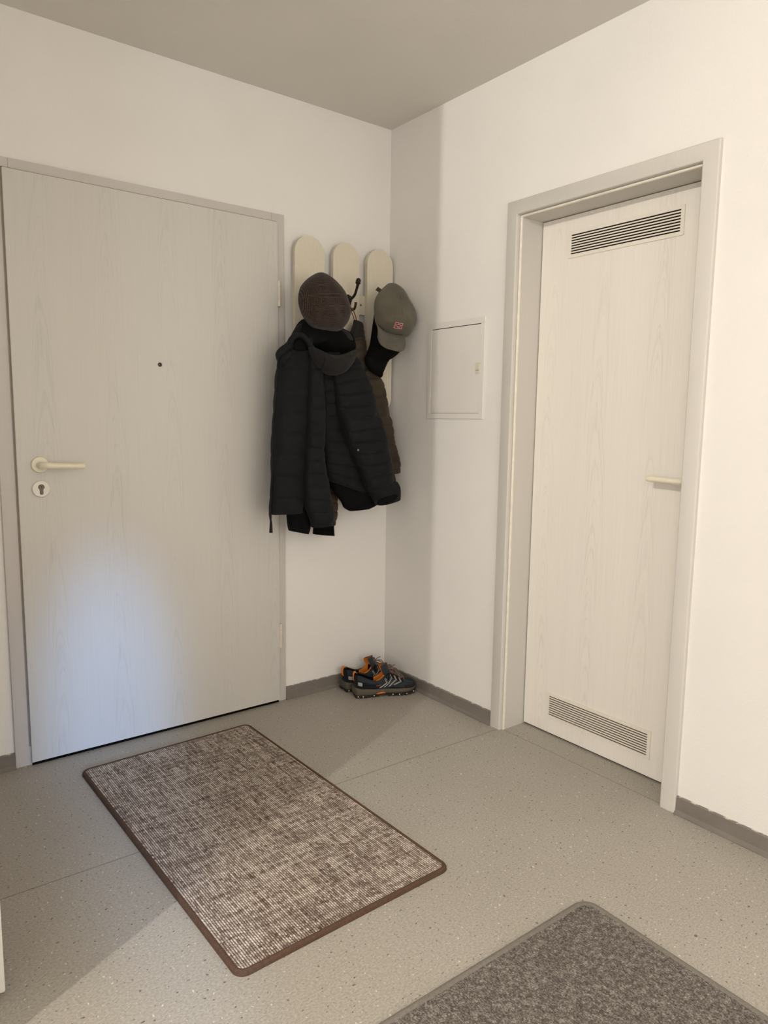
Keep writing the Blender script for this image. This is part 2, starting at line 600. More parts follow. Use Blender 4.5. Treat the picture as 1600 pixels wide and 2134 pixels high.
# ------------------------------------------------------------------ the room
H = 2.489
B = bmesh.new
XL, YL = -2.0, -1.27        # the left wall ends at an outer corner, the hall opens to the left there
bm = B(); box(bm, -4.7, 0.32, -4.4, 0.02, -0.06, 0.0)
tag(obj('floor', bm, MT['floor'], smooth=False), 'grey beige speckled vinyl floor with thin welded seams', 'floor', kind='structure')
bm = B(); box(bm, -4.7, 0.14, -4.4, 0.1, H, H + 0.08)
tag(obj('ceiling', bm, MT['ceil'], smooth=False), 'plain off-white ceiling with fine plaster texture', 'ceiling', kind='structure')
bm = B(); box(bm, XL - 0.1, 0.14, 0.0, 0.1, 0.0, H)
tag(obj('wall_back', bm, MT['wall'], smooth=False), 'white textured wall around the entry door', 'wall', kind='structure')
# right wall with the bathroom door opening
DY0, DY1, DZ = -0.740, -1.516, 2.006
bm = B()
box(bm, 0, 0.14, DY0, 0.0, 0, H)
box(bm, 0, 0.14, -4.4, DY1, 0, H)
box(bm, 0, 0.14, DY1, DY0, DZ, H)
tag(obj('wall_right', bm, MT['wall'], smooth=False), 'white textured wall around the narrow door with grilles', 'wall', kind='structure')
bm = B()
prism(bm, [(XL, 0.0), (XL, YL), (-4.6, YL), (-4.6, YL + 0.1), (XL - 0.1, YL + 0.1), (XL - 0.1, 0.0)], 2, 0, H)
tag(obj('wall_left', bm, MT['wall'], smooth=False), 'white wall on the left behind the white cabinet', 'wall', kind='structure')
bm = B(); box(bm, -4.7, -4.6, -4.4, YL + 0.1, 0, H)
tag(obj('wall_far', bm, MT['wall'], smooth=False), 'white wall at the far end of the hall behind the viewer', 'wall', kind='structure')
bm = B(); box(bm, -4.7, 0.14, -4.5, -4.4, 0, H)
tag(obj('wall_front', bm, MT['wall'], smooth=False), 'white wall behind the viewer', 'wall', kind='structure')


def skirt_profile():
    # (distance from wall, height): soft vinyl skirting with a thin foot lip
    return [(0, 0), (0.021, 0), (0.021, 0.0025), (0.0125, 0.008), (0.009, 0.012), (0.0075, 0.052), (0.004, 0.0555), (0, 0.0555)]


def skirting(name, wall, a, b, label):
    bm = B()
    pf = skirt_profile()
    if wall == 'back':
        prism(bm, [(-d, h) for d, h in pf], 0, a, b)
    elif wall == 'right':
        prism(bm, [(-d, h) for d, h in pf], 1, a, b)
    elif wall == 'left':
        prism(bm, [(XL + d, h) for d, h in pf], 1, a, b)
    return tag(obj(name, bm, MT['skirt'], angle=25), label, 'baseboard', kind='structure')


skirting('baseboard_back', 'back', -0.5475, 0.0, 'grey vinyl skirting between the entry door and the corner')
skirting('baseboard_left', 'back', XL, -1.6185, 'short grey vinyl skirting left of the entry door')
skirting('baseboard_right', 'right', -0.7255, 0.0, 'grey vinyl skirting between the corner and the door with grilles')
skirting('baseboard_front', 'right', -4.4, -1.5305, 'grey vinyl skirting right of the door with grilles')
skirting('baseboard_far', 'left', YL, 0.0, 'grey vinyl skirting along the left wall')

# ------------------------------------------------------------------ entry door
LX0, LX1, LZ0, LZ1 = -1.5687, -0.5847, 0.0125, 1.997
d1 = thing('door_1', (-1.083, 0, 0), 'wide pale wood-grain entry door with peephole, left of the coat rack', 'door', kind='structure')
FX0, FX1, FZ = -1.6185, -0.5475, 2.0323
bm = B()
for (x0, x1, z0, z1) in ((FX0, LX0 + 0.02, 0, FZ), (LX1 - 0.02, FX1, 0, FZ), (LX0 + 0.02, LX1 - 0.02, LZ1 - 0.02, FZ)):
    box(bm, x0, x1, -0.0115, 0.0, z0, z1, 0.0022, 2)
fr1 = obj('door_frame', bm, MT['frame1'], d1)
bm = B()
box(bm, LX0 + 0.02, LX1 - 0.02, -0.010, 0.0, 0.0, LZ1 - 0.02)
for (x0, x1, z0, z1) in ((LX0 - 0.0055, LX0 + 0.004, 0.07, LZ1 + 0.004), (LX1 - 0.004, LX1 + 0.003, 0.03, LZ1 + 0.004)):
    box(bm, x0, x1, -0.0135, -0.0112, z0, z1)
box(bm, LX0, LX1, -0.0135, -0.0112, LZ1 - 0.004, LZ1 + 0.0045)
obj('door_seal', bm, MT['seal'], d1, smooth=False)
bm = B(); box(bm, LX0 + 0.002, LX1 - 0.002, -0.0165, -0.0005, 0.0, 0.010)
obj('gap_shade', bm, MT['dark'], d1, smooth=False)  # black strip, paints the shade in the gap under the leaf
bm = B(); box(bm, LX0, LX1, -0.025, -0.0125, LZ0, LZ1, 0.0018, 2)
leaf1 = obj('door_leaf', bm, MT['door1'], d1)
# lever handle with round rose
bm = B()
hy = -0.025
lathe(bm, [(0, 0.0), (0.0275, 0.0), (0.0275, 0.005), (0.0255, 0.0085), (0.012, 0.0095), (0, 0.0095)], (-1.4995, hy, 1.0553), (0, -1, 0), 40)
lathe(bm, [(0.0115, 0.008), (0.0115, 0.030), (0.0, 0.030)], (-1.4995, hy, 1.0553), (0, -1, 0), 24)
tube(bm, [(-1.4995, hy - 0.022, 1.0553), (-1.4985, hy - 0.040, 1.0555), (-1.488, hy - 0.051, 1.0550), (-1.470, hy - 0.054, 1.0535),
          (-1.42, hy - 0.055, 1.0520), (-1.378, hy - 0.055, 1.0505), (-1.3695, hy - 0.055, 1.0500), (-1.3665, hy - 0.055, 1.0500)],
     [0.0112, 0.0115, 0.0115, 0.0108, 0.0098, 0.0102, 0.0085, 0.003], 18, 8)
obj('door_handle', bm, MT['cream'], leaf1, label='cream plastic lever handle on a round rose')
bm = B()
lathe(bm, [(0, 0), (0.0285, 0), (0.0285, 0.004), (0.0265, 0.0075), (0.012, 0.008), (0, 0.008)], (-1.4995, hy, 0.9735), (0, -1, 0), 40)
esc = obj('lock_escutcheon', bm, MT['creamw'], leaf1)
bm = B()
cz, cx = 0.9795, -1.499
key = [(cx + 0.0088 * math.cos(a), cz + 0.0088 * math.sin(a)) for a in [math.radians(t) for t in range(-55, 236, 10)]]
key += [(cx - 0.005, cz - 0.012), (cx - 0.005, cz - 0.0200), (cx - 0.003, cz - 0.0235), (cx + 0.003, cz - 0.0235), (cx + 0.005, cz - 0.0200), (cx + 0.005, cz - 0.012)]
prism(bm, key, 1, hy - 0.0102, hy - 0.005, 0.0006, 1, 0)
prism(bm, [(cx + (px_ - cx) * 1.13, cz - 0.004 + (pz_ - cz + 0.004) * 1.07) for px_, pz_ in key], 1, hy - 0.0084, hy - 0.006, mi=1)
lathe(bm, [(0.0066, 0.0), (0.0066, 0.0016), (0.0055, 0.0018), (0.0055, 0.0008), (0, 0.0008)], (cx, hy - 0.0102, cz), (0, -1, 0), 24, 0)
box(bm, cx - 0.0008, cx + 0.0008, hy - 0.0124, hy - 0.0104, cz - 0.001, cz + 0.0048, mi=1)
obj('lock_cylinder', bm, [MT['nickel'], MT['dark']], leaf1, angle=30, label='nickel lock cylinder with keyhole')
bm = B()
lathe(bm, [(0.0, -0.001), (0.0078, -0.001), (0.0078, 0.002), (0.0068, 0.0034), (0.0056, 0.003), (0.0054, 0.0004)], (-1.0773, hy, 1.4109), (0, -1, 0), 32, 0)
lathe(bm, [(0.0054, 0.0004), (0.0054, 0.0008), (0.003, 0.0018), (0, 0.0022)], (-1.0773, hy, 1.4109), (0, -1, 0), 32, 1)
obj('peephole', bm, [MT['nickel'], MT['glass']], leaf1, label='small dark peephole with a metal ring')
for zt, zb in ((1.7705, 1.6705), (0.3484, 0.2446)):
    bm = B()
    hx, hyy = -0.5788, -0.0225
    L = zt - zb
    for a, b in ((0, 0.23), (0.245, 0.71), (0.725, 1.0)):
        z1, z0 = zt - a * L, zt - b * L
        lathe(bm, [(0, 0), (0.006, 0), (0.0067, 0.0008), (0.0067, (z1 - z0) - 0.0008), (0.006, z1 - z0), (0, z1 - z0)], (hx, hyy, z0), (0, 0, 1), 20)
    lathe(bm, [(0.005, 0.001), (0.005, L - 0.001)], (hx, hyy, zb), (0, 0, 1), 12)
    box(bm, hx - 0.001, hx + 0.004, hyy, -0.012, zb + 0.28 * L, zt - 0.25 * L)
    obj('hinge', bm, MT['creamhi'], d1, label='ivory enamelled barrel hinge')

# ------------------------------------------------------------------ bathroom door with grilles
d2 = thing('door_2', (0, -1.128, 0), 'narrow pale wood-grain door with two air grilles, set deep in its frame in the right wall', 'door', kind='structure')
RY0, RY1, RZ = -0.7255, -1.5303, 2.0205
LEAFX = 0.115


def frame_sweep(bm, prof):
    """sweep a (s, x) profile around the left, top and right of the opening; s = inset from the outer edge"""
    rows = []
    for s, x in prof:
        rows.append([(x, RY0 - s, 0.0), (x, RY0 - s, RZ - s), (x, RY1 + s, RZ - s), (x, RY1 + s, 0.0)])
    V = [[bm.verts.new(p) for p in r] for r in rows]
    n = len(V)
    for i in range(n):
        a, b = V[i], V[(i + 1) % n]
        for k in range(3):
            bm.faces.new((a[k], a[k + 1], b[k + 1], b[k]))
    bm.faces.new([V[i][0] for i in range(n)])
    bm.faces.new([V[i][3] for i in range(n)][::-1])


bm = B()
frame_sweep(bm, [(0.0, 0.0), (0.0, -0.012), (0.002, -0.015), (0.004, -0.016), (0.0478, -0.016), (0.050, -0.0145), (0.051, -0.012), (0.051, 0.0035), (0.030, 0.0035), (0.0145, 0.0)])
fr2 = obj('door_frame', bm, MT['frame2'], d2, angle=30)
bm = B()
frame_sweep(bm, [(0.0517, 0.006), (0.0517, 0.002), (0.0535, 0.0), (0.0575, 0.0), (0.0595, 0.002), (0.0598, 0.007), (0.0517, 0.007)])
obj('door_bead', bm, MT['bead'], fr2, angle=30)
bm = B()
frame_sweep(bm, [(0.0145, 0.0036), (0.0510, 0.0040), (0.0592, 0.0065), (0.0592, 0.150), (0.0145, 0.150)])
obj('reveal_lining', bm, MT['frame2'], d2, angle=30)
LY0, LY1, LTOP = RY0 - 0.0602, RY1 + 0.0602, RZ - 0.0602
bm = B(); box(bm, LEAFX, LEAFX + 0.035, LY1 + 0.001, LY0 - 0.0025, 0.007, LTOP - 0.001, 0.0012, 1)
leaf2 = obj('door_leaf', bm, MT['door2'], d2)
bm = B(); box(bm, LEAFX + 0.01, LEAFX + 0.16, LY1 - 0.02, LY0 + 0.02, 0.0, 0.0068)
obj('gap_shade', bm, MT['dark'], d2, smooth=False)  # dark slab in place of the shadow line below this leaf


def grille(z0, z1, y0, y1, dark, nslot=8):
    """flat frame with horizontal slats over a dark opening"""
    bm = B()
    xf = LEAFX - 0.004
    my, mz = 0.0125, 0.0125
    box(bm, xf, LEAFX + 0.0005, y1, y0, z1 - mz, z1)
    box(bm, xf, LEAFX + 0.0005, y1, y0, z0, z0 + mz)
    box(bm, xf, LEAFX + 0.0005, y0 - my, y0, z0 + mz, z1 - mz)
    box(bm, xf, LEAFX + 0.0005, y1, y1 + my, z0 + mz, z1 - mz)
    h = (z1 - z0 - 2 * mz)
    pitch = h / (nslot + (nslot - 1) * 0.95)
    for i in range(nslot - 1):
        zz = z0 + mz + pitch + i * pitch * 1.95
        box(bm, xf + 0.0004, LEAFX + 0.0005, y1 + my, y0 - my, zz, zz + pitch * 0.95)
    g = obj('air_grille', bm, MT['creamw'], d2, smooth=False)
    bm = B()
    box(bm, LEAFX - 0.0006, LEAFX + 0.0003, y1 + my, y0 - my, z0 + mz, z1 - mz)
    obj('grille_opening', bm, dark, g, smooth=False)


grille(1.8095, 1.9025, -0.9118, -1.3595, MT['darkgrille'])
grille(0.0697, 0.1717, -0.9045, -1.3575, MT['darkgrille2'], 9)
bm = B()
hz = 1.041
hx = LEAFX
lathe(bm, [(0, 0.0), (0.0265, 0.0), (0.0265, 0.005), (0.0245, 0.0085), (0.012, 0.0095), (0, 0.0095)], (hx, -1.4395, hz - 0.002), (-1, 0, 0), 36)
tube(bm, [(hx - 0.005, -1.4395, hz - 0.002), (hx - 0.036, -1.4395, hz - 0.002), (hx - 0.050, -1.432, hz - 0.002), (hx - 0.054, -1.418, hz - 0.0015), (hx - 0.054, -1.37, hz), (hx - 0.053, -1.325, hz + 0.001), (hx - 0.053, -1.3155, hz + 0.001), (hx - 0.053, -1.3125, hz + 0.001)],
     [0.0105, 0.0105, 0.0102, 0.0098, 0.0092, 0.0095, 0.0082, 0.003], 18, 8)
obj('door_handle', bm, MT['cream'], leaf2, label='cream plastic lever handle')

# ------------------------------------------------------------------ fuse box in the right wall
fb = thing('fuse_box', (0, -0.4525, 1.23), 'flush light grey metal fuse box door in the right wall, beside the coat rack', 'fuse box')
y0, y1, z0, z1 = -0.2855, -0.6205, 1.2295, 1.6265
iy0, iy1, iz0, iz1 = -0.3055, -0.5970, 1.2520, 1.6015
bm = B()
xf = -0.006
box(bm, xf, 0.0, y1, y0, iz1, z1, 0.001, 1)
box(bm, xf, 0.0, y1, y0, z0, iz0, 0.001, 1)
box(bm, xf, 0.0, iy0, y0, iz0, iz1, 0.001, 1)
box(bm, xf, 0.0, y1, iy1, iz0, iz1, 0.001, 1)
obj('box_frame', bm, MT['fuse'], fb, angle=30)
bm = B(); box(bm, -0.0012, -0.0002, iy1, iy0, iz0, iz1)
obj('box_gap', bm, MT['dark'], fb, smooth=False)
bm = B(); box(bm, -0.0052, -0.0013, iy1 + 0.0011, iy0 - 0.0011, iz0 + 0.0012, iz1 - 0.0026, 0.0008, 1)
fdoor = obj('box_door', bm, MT['fuse'], fb, angle=30)
bm = B()
box(bm, -0.0075, -0.004, -0.5968, -0.5740, 1.4070, 1.4500, 0.001, 1)
box(bm, -0.0095, -0.007, -0.5955, -0.5755, 1.4215, 1.4440, 0.001, 1)
lt = obj('latch', bm, MT['latch'], fdoor, angle=30, label='ivory plastic sliding latch')
bm = B()
box(bm, -0.0082, -0.007, -0.5955, -0.5755, 1.4195, 1.4212)
obj('latch_groove', bm, MT['seal'], fdoor, smooth=False)

# ------------------------------------------------------------------ coat rack
rack = thing('coat_rack', (-0.263, 0, 1.28), 'pale wooden wall coat rack of three round-topped boards beside the entry door', 'coat rack')
YB = -0.040      # board face
TB = 0.019
boards = [(-0.4446, 0.0705), (-0.2623, 0.0680), (-0.0819, 0.0705)]
for cxb, hw in boards:
    bm = B()
    top, bot = 1.9635, 1.25
    pts = []
    for k in range(0, 25):
        a = PI * k / 24
        pts.append((cxb + hw * math.cos(a), top - hw + hw * math.sin(a)))
    for k in range(0, 25):
        a = PI + PI * k / 24
        pts.append((cxb + hw * math.cos(a), bot + hw + hw * math.sin(a)))
    prism(bm, pts, 1, YB, YB + TB, 0.003, 2)
    obj('board', bm, MT['board'], rack, angle=35)
for zc in (1.718, 1.36):
    bm = B()
    box(bm, -0.500, -0.030, YB + TB, 0.0, zc - 0.042, zc + 0.042, 0.002, 1)
    rl = obj('rail', bm, MT['board'], rack)
    bm = B()
    lathe(bm, [(0, 0), (0.0045, 0), (0.004, 0.0016), (0.0022, 0.0024), (0, 0.0024)], (-0.172, YB + TB, zc), (0, -1, 0), 16)
    obj('screw', bm, MT['nickel'], rl)


def hook(cx, zc, reach=1.0):
    bm = B()
    y = YB
    # rosette plate
    for k in range(7):
        a = 2 * PI * k / 7
        lathe(bm, [(0, 0), (0.008, 0), (0.0072, 0.003), (0.004, 0.005), (0, 0.0058)], (cx + 0.010 * math.cos(a), y, zc + 0.017 * math.sin(a)), (0, -1, 0), 12)
    lathe(bm, [(0, 0), (0.016, 0), (0.014, 0.006), (0.007, 0.011), (0, 0.012)], (cx, y, zc), (0, -1, 0), 20)
    # long upper arm ending in a knob, short lower arm
    tube(bm, [(cx, y - reach * 0.006, zc + 0.002), (cx, y - reach * 0.026, zc + 0.006), (cx, y - reach * 0.046, zc + 0.016), (cx, y - reach * 0.058, zc + 0.034), (cx, y - reach * 0.067, zc + 0.052), (cx, y - reach * 0.071, zc + 0.062)],
         [0.0075, 0.0062, 0.0058, 0.0055, 0.0062, 0.007], 14, 6)
    lathe(bm, [(0, -0.012), (0.006, -0.011), (0.0105, -0.006), (0.0115, -0.002), (0.0095, 0.001), (0.0108, 0.005), (0.009, 0.012), (0.004, 0.016), (0, 0.0165)], (cx, y - reach * 0.071, zc + 0.066), (0, -0.35, 1), 18)
    tube(bm, [(cx, y - 0.004, zc - 0.014), (cx, y - 0.012, zc - 0.032), (cx, y - 0.028, zc - 0.044), (cx, y - 0.046, zc - 0.040), (cx, y - 0.054, zc - 0.024), (cx, y - 0.055, zc - 0.015)],
         [0.006, 0.0055, 0.005, 0.005, 0.0052, 0.006], 12, 6)
    return obj('hook', bm, MT['iron'], rack)


for cxb, hw in boards:
    hook(cxb + 0.011 if cxb == boards[1][0] else cxb, 1.728 if cxb == boards[1][0] else 1.700, 1.5 if cxb == boards[0][0] else 1.0)

# ------------------------------------------------------------------ black quilted jacket
jk = thing('jacket', (-0.45, -0.13, 0.85), 'black quilted hooded jacket hanging from the left hook of the coat rack', 'jacket')
Q = 0.052
bm = B()
panel(bm, [(612, 700, 660, 690, -0.135, 0.030), (590, 725, 646, 715, -0.155, 0.036), (581, 752, 642, 752, -0.165, 0.042), (576, 800, 641, 800, -0.17, 0.048), (571, 870, 640, 870, -0.17, 0.050),
           (568, 950, 637, 950, -0.17, 0.050), (566, 1010, 634, 1010, -0.168, 0.048), (564, 1050, 630, 1048, -0.166, 0.045), (563, 1072, 628, 1067, -0.165, 0.042)], 0.085, 0.05, 0.012, 1.3)
fp = obj('front_panel', bm, MT['black'], jk)
bm = B()
panel(bm, [(655, 735, 705, 735, -0.150, 0.034), (660, 800, 700, 800, -0.155, 0.038), (664, 870, 712, 870, -0.155, 0.040), (670, 930, 732, 930, -0.155, 0.040), (674, 975, 752, 985, -0.155, 0.038), (677, 1000, 776, 1036, -0.155, 0.034)],
      Q, 0.08, 0.012, 5.1)
obj('back_panel', bm, MT['black'], jk)
bm = B()
panel(bm, [(640, 742, 672, 742, -0.19, 0.030), (640, 800, 670, 800, -0.205, 0.036), (637, 870, 671, 872, -0.21, 0.040), (634, 940, 672, 945, -0.212, 0.042), (633, 1000, 678, 1000, -0.212, 0.042),
           (638, 1050, 688, 1046, -0.21, 0.040), (646, 1080, 691, 1076, -0.208, 0.036), (650, 1099, 692, 1093, -0.206, 0.034)], Q, 0.08, 0.012, 9.2, open_end=True)
obj('sleeve', bm, MT['black'], jk)
bm = B()
panel(bm, [(672, 752, 738, 742, -0.17, 0.034), (688, 775, 752, 762, -0.19, 0.040), (695, 805, 764, 795, -0.20, 0.044), (702, 850, 780, 842, -0.205, 0.047), (714, 900, 795, 892, -0.205, 0.048), (733, 950, 808, 940, -0.205, 0.046),
           (755, 1000, 818, 982, -0.203, 0.043), (770, 1026, 823, 1006, -0.20, 0.041)], Q, 0.09, 0.012, 3.3)
rs = obj('sleeve', bm, MT['black'], jk)
bm = B()
panel(bm, [(770, 1022, 824, 1003, -0.20, 0.041), (773, 1030, 829, 1013, -0.20, 0.044), (779, 1041, 830, 1026, -0.20, 0.044), (787, 1053, 829, 1040, -0.20, 0.040)], 0, 0, 0.003, 3.3, open_end=True, steps=8)
cuf = obj('cuff', bm, MT['black'], rs)
bm = B()
blob(bm, [(786, 1047), (797, 1038), (812, 1032), (825, 1030), (828, 1035), (820, 1044), (805, 1051), (791, 1053)], -0.238, -0.2478, 6, 0.9, None)
obj('cuff_shade', bm, MT['lining'], rs, angle=60)  # dark disc laid on the cuff, painted as its shaded hollow
bm = B()
panel(bm, [(615, 735, 700, 735, -0.138, 0.010), (605, 800, 698, 800, -0.140, 0.010), (600, 900, 704, 900, -0.140, 0.010), (598, 990, 690, 985, -0.140, 0.010), (598, 1045, 668, 1030, -0.140, 0.009)], 0, 0, 0.004, 11.0, steps=10)
obj('back_lining', bm, MT['lining'], jk)
# hood: soft bag hanging forward with the dark lining showing above its edge
bm = B()
blob(bm, [(643, 722), (664, 733), (690, 739), (716, 736), (738, 729), (739, 738), (733, 754), (719, 772), (706, 780), (692, 783), (676, 779), (660, 764), (648, 744)], -0.225, -0.285, 10, 0.3, (691, 752), wob=0.006, seed=2.2, sag=0.004)
hd = obj('hood', bm, MT['hood'], jk, angle=60, label='charcoal hood bag turned forward')
bm = B()
hs = [at(676, 752, -0.292), at(672, 764, -0.283), at(667, 772, -0.262)]
tube(bm, [at(676, 744, -0.284), *hs], 0.0012, 6, 4)
tube(bm, [at(645, 724, -0.228), at(664, 735, -0.245), at(690, 741, -0.252), at(716, 738, -0.245), at(738, 730, -0.228)], 0.0035, 8, 6)
obj('hood_seam', bm, MT['lining'], hd)
bm = B()
blob(bm, [(600, 722), (603, 706), (613, 686), (626, 668), (645, 664), (690, 676), (722, 690), (734, 706), (738, 728), (716, 740), (690, 742), (664, 738), (640, 726), (618, 730)], -0.13, -0.195, 10, 0.2, (672, 708), wob=0.022, seed=4.4)
obj('hood_lining', bm, MT['lining'], hd, angle=60)
bm = B()
tube(bm, [at(604, 732, -0.17), at(604, 716, -0.19), at(611, 703, -0.20), at(625, 698, -0.206), at(637, 706, -0.212), at(647, 720, -0.222), at(660, 733, -0.235)], [0.012, 0.013, 0.011, 0.010, 0.011, 0.010, 0.006], 14, 8)
tube(bm, [at(603, 722, -0.15), at(612, 702, -0.155), at(624, 684, -0.15), at(640, 670, -0.13)], [0.010, 0.012, 0.012, 0.008], 12, 8)
tube(bm, [at(584, 748, -0.165), at(584, 738, -0.185), at(592, 728, -0.192), at(604, 718, -0.19)], [0.016, 0.018, 0.016, 0.010], 12, 8)
tube(bm, [at(586, 765, -0.18), at(592, 748, -0.205), at(606, 736, -0.205)], [0.008, 0.012, 0.009], 10, 8)
obj('collar', bm, MT['black'], jk, angle=60)
bm = B()
blob(bm, [(606, 724), (611, 710), (624, 703), (636, 711), (646, 728), (634, 736), (616, 736)], -0.186, -0.2035, 6, 0.3, None, wob=0.003)
obj('collar_opening', bm, MT['lining'], jk, angle=60)
bm = B()
blob(bm, [(648, 676), (690, 682), (720, 690), (734, 708), (731, 722), (705, 712), (675, 700), (655, 694)], -0.150, -0.193, 8, 0.2, (695, 700), wob=0.012, seed=8.4)
obj('hood_fold', bm, MT['hood'], hd, angle=60)
# inner lining showing below the hems
bm = B()
panel(bm, [(600, 1040, 645, 1040, -0.15, 0.025), (599, 1075, 648, 1075, -0.15, 0.028), (601, 1098, 646, 1100, -0.15, 0.026), (603, 1106, 642, 1113, -0.15, 0.022)], 0, 0, 0.006, 2.0)
obj('lining', bm, MT['lining'], jk)
bm = B()
panel(bm, [(680, 985, 770, 1005, -0.152, 0.022), (694, 1020, 776, 1030, -0.152, 0.024), (712, 1045, 785, 1046, -0.152, 0.024), (718, 1058, 784, 1052, -0.152, 0.020), (728, 1065, 770, 1060, -0.152, 0.013)], 0, 0, 0.008, 6.0)
obj('lining', bm, MT['lining'], jk)
bm = B()
zp = [(581, 752), (577, 800), (572, 870), (569, 950), (566, 1010), (564, 1050), (563, 1076)]
tube(bm, [at(px - 0.5, py, -0.172) for px, py in zp], 0.0042, 8, 8)
zo = obj('zipper', bm, MT['zip'], fp)
bm = B()
pz = [at(563, 1070, -0.18), at(563.5, 1080, -0.182), at(564, 1087, -0.182)]
tube(bm, pz, [0.006, 0.0045, 0.003], 10, 4)
tube(bm, [at(564, 1084, -0.182), at(564.5, 1092, -0.182), at(564.5, 1110, -0.182)], [0.0035, 0.0052, 0.0072], 12, 5)
obj('zip_pull', bm, MT['zip'], fp, label='black tassel zip pull')
bm = B()
p = at(746, 938, -0.2535)
box(bm, p.x - 0.0012, p.x + 0.0012, p.y - 0.002, p.y + 0.002, p.z - 0.0035, p.z + 0.0035, 0.0005, 1)
obj('lint', bm, MT['white'], rs)

# ------------------------------------------------------------------ olive brown quilted jacket behind it
bj = thing('jacket', (-0.22, -0.08, 0.95), 'olive brown quilted jacket hanging from the middle hook behind the black jacket', 'jacket')
bm = B()
panel(bm, [(733, 688, 757, 686, -0.100, 0.018), (724, 712, 760, 712, -0.098, 0.026), (716, 745, 764, 745, -0.096, 0.032), (712, 775, 778, 772, -0.094, 0.034), (710, 800, 796, 797, -0.092, 0.036),
           (710, 850, 808, 846, -0.090, 0.036), (712, 900, 817, 896, -0.088, 0.036), (718, 945, 826, 940, -0.088, 0.034), (740, 972, 832, 966, -0.088, 0.032), (760, 998, 833, 984, -0.088, 0.026)],
      0.042, 0.12, 0.010, 12.0, wscale=20)
bb = obj('body', bm, MT['brown'], bj)
bm = B()
panel(bm, [(738, 667, 752, 672, -0.100, 0.014), (737, 676, 755, 676, -0.102, 0.018), (732, 692, 756, 690, -0.103, 0.022), (728, 706, 756, 702, -0.103, 0.024)], 0, 0, 0.004, 2.2, steps=8)
obj('collar', bm, MT['brownd'], bj, label='darker stand-up collar')
bm = B()
panel(bm, [(650, 985, 700, 985, -0.088, 0.022), (655, 1040, 702, 1040, -0.088, 0.024), (660, 1075, 701, 1072, -0.088, 0.024), (664, 1096, 697, 1094, -0.09, 0.022)], 0.042, 0.2, 0.006, 15.0)
sl = obj('sleeve', bm, MT['brown'], bj)
bm = B()
panel(bm, [(655, 1088, 694, 1086, -0.092, 0.023), (654, 1100, 694, 1100, -0.094, 0.024), (653, 1113, 695, 1116, -0.096, 0.026)], 0.0, 0.0, 0.003, 7.7, open_end=True, steps=6)
obj('knit_cuff', bm, MT['knit'], sl, label='black ribbed knit cuff')
bm = B()
tube(bm, [at(764, 767, -0.134), at(760, 780, -0.136), at(755, 795, -0.136)], [0.0022, 0.0026, 0.0022], 8, 4)
obj('pocket_zip', bm, MT['zip'], bb)
# hanging loop over the lower arm of the middle hook
bm = B()
tube(bm, [(-0.2605, -0.083, 1.690), (-0.2585, -0.088, 1.679), (-0.2555, -0.100, 1.655), (-0.2505, -0.106, 1.625), (-0.248, -0.104, 1.61)], 0.0022, 8, 6)
tube(bm, [(-0.2625, -0.083, 1.690), (-0.2640, -0.078, 1.679), (-0.2600, -0.090, 1.655), (-0.2545, -0.100, 1.62)], 0.002, 8, 6)
obj('hanging_loop', bm, MT['loop'], bj, label='thin rust brown hanging loop')

# ------------------------------------------------------------------ caps on the rack
fc = thing('flat_cap', (-0.45, -0.12, 1.60), 'dark brown checked flat cap hung on the left hook above the black jacket', 'cap')
bm = B()
blob(bm, [(665, 568), (678, 573), (695, 587), (711, 606), (721, 628), (725, 650), (722, 668), (714, 681), (703, 689), (684, 688), (662, 684), (645, 676), (632, 662), (624, 643), (621, 622), (625, 600), (637, 584), (652, 573)],
     -0.195, -0.262, 14, 0.55, (672, 632), wob=0.012, seed=1.0)
obj('crown', bm, MT['check'], fc, angle=70)
bm = B()
blob(bm, [(632, 660), (650, 672), (675, 679), (700, 678), (717, 668), (723, 664), (716, 681), (704, 690.5), (684, 690), (660, 685.5), (643, 677)], -0.185, -0.217, 8, 0.3, None, wob=0.0)
obj('brim', bm, MT['check'], fc, angle=70)
bm = B()
blob(bm, [(665, 571), (695, 590), (718, 628), (720, 662), (700, 684), (660, 680), (630, 655), (625, 615), (640, 585)], -0.194, -0.168, 6, 0.5, (672, 632))
obj('lining', bm, MT['brimd'], fc, angle=70)

bc = thing('baseball_cap', (-0.09, -0.17, 1.52), 'khaki grey baseball cap with small red flag patch on the right hook', 'cap')
CY = -0.185
crown = [(811, 590), (822, 594), (830, 603), (838, 618), (847, 633), (854, 647), (858, 664), (856, 678), (850, 690), (843, 702), (835, 705), (824, 703), (808, 697), (795, 688), (784, 676), (780, 660), (779, 640), (781, 625), (788, 611), (799, 599)]
bm = B()
blob(bm, crown, CY, CY - 0.088, 16, 0.35, (824, 664), wob=0.006, seed=6.0)
cr = obj('crown', bm, MT['capg'], bc, angle=75)


def on_crown(px, py, lift=0.001):
    """depth of the crown surface under a photo pixel"""
    c = Vector((824, 664))
    m = len(crown)
    d = Vector((px, py)) - c
    if d.length < 1e-6:
        s = 0.0
    else:
        best = 1e9
        for i in range(m):
            a, b = Vector(crown[i]) - c, Vector(crown[(i + 1) % m]) - c
            e = b - a
            den = d.x * e.y - d.y * e.x
            if abs(den) < 1e-9: continue
            t = (a.x * e.y - a.y * e.x) / den
            u = (a.x * d.y - a.y * d.x) / den
            if t > 0 and -0.01 <= u <= 1.01:
                best = min(best, t)
        s = min(1.0, 1.0 / best)
    th = math.acos(s)
    y = CY - 0.088 * math.sin(th) ** (1 - 0.5 * 0.35)
    # the blob outline lives at depth CY: shift the pixel along the view ray
    return y - lift


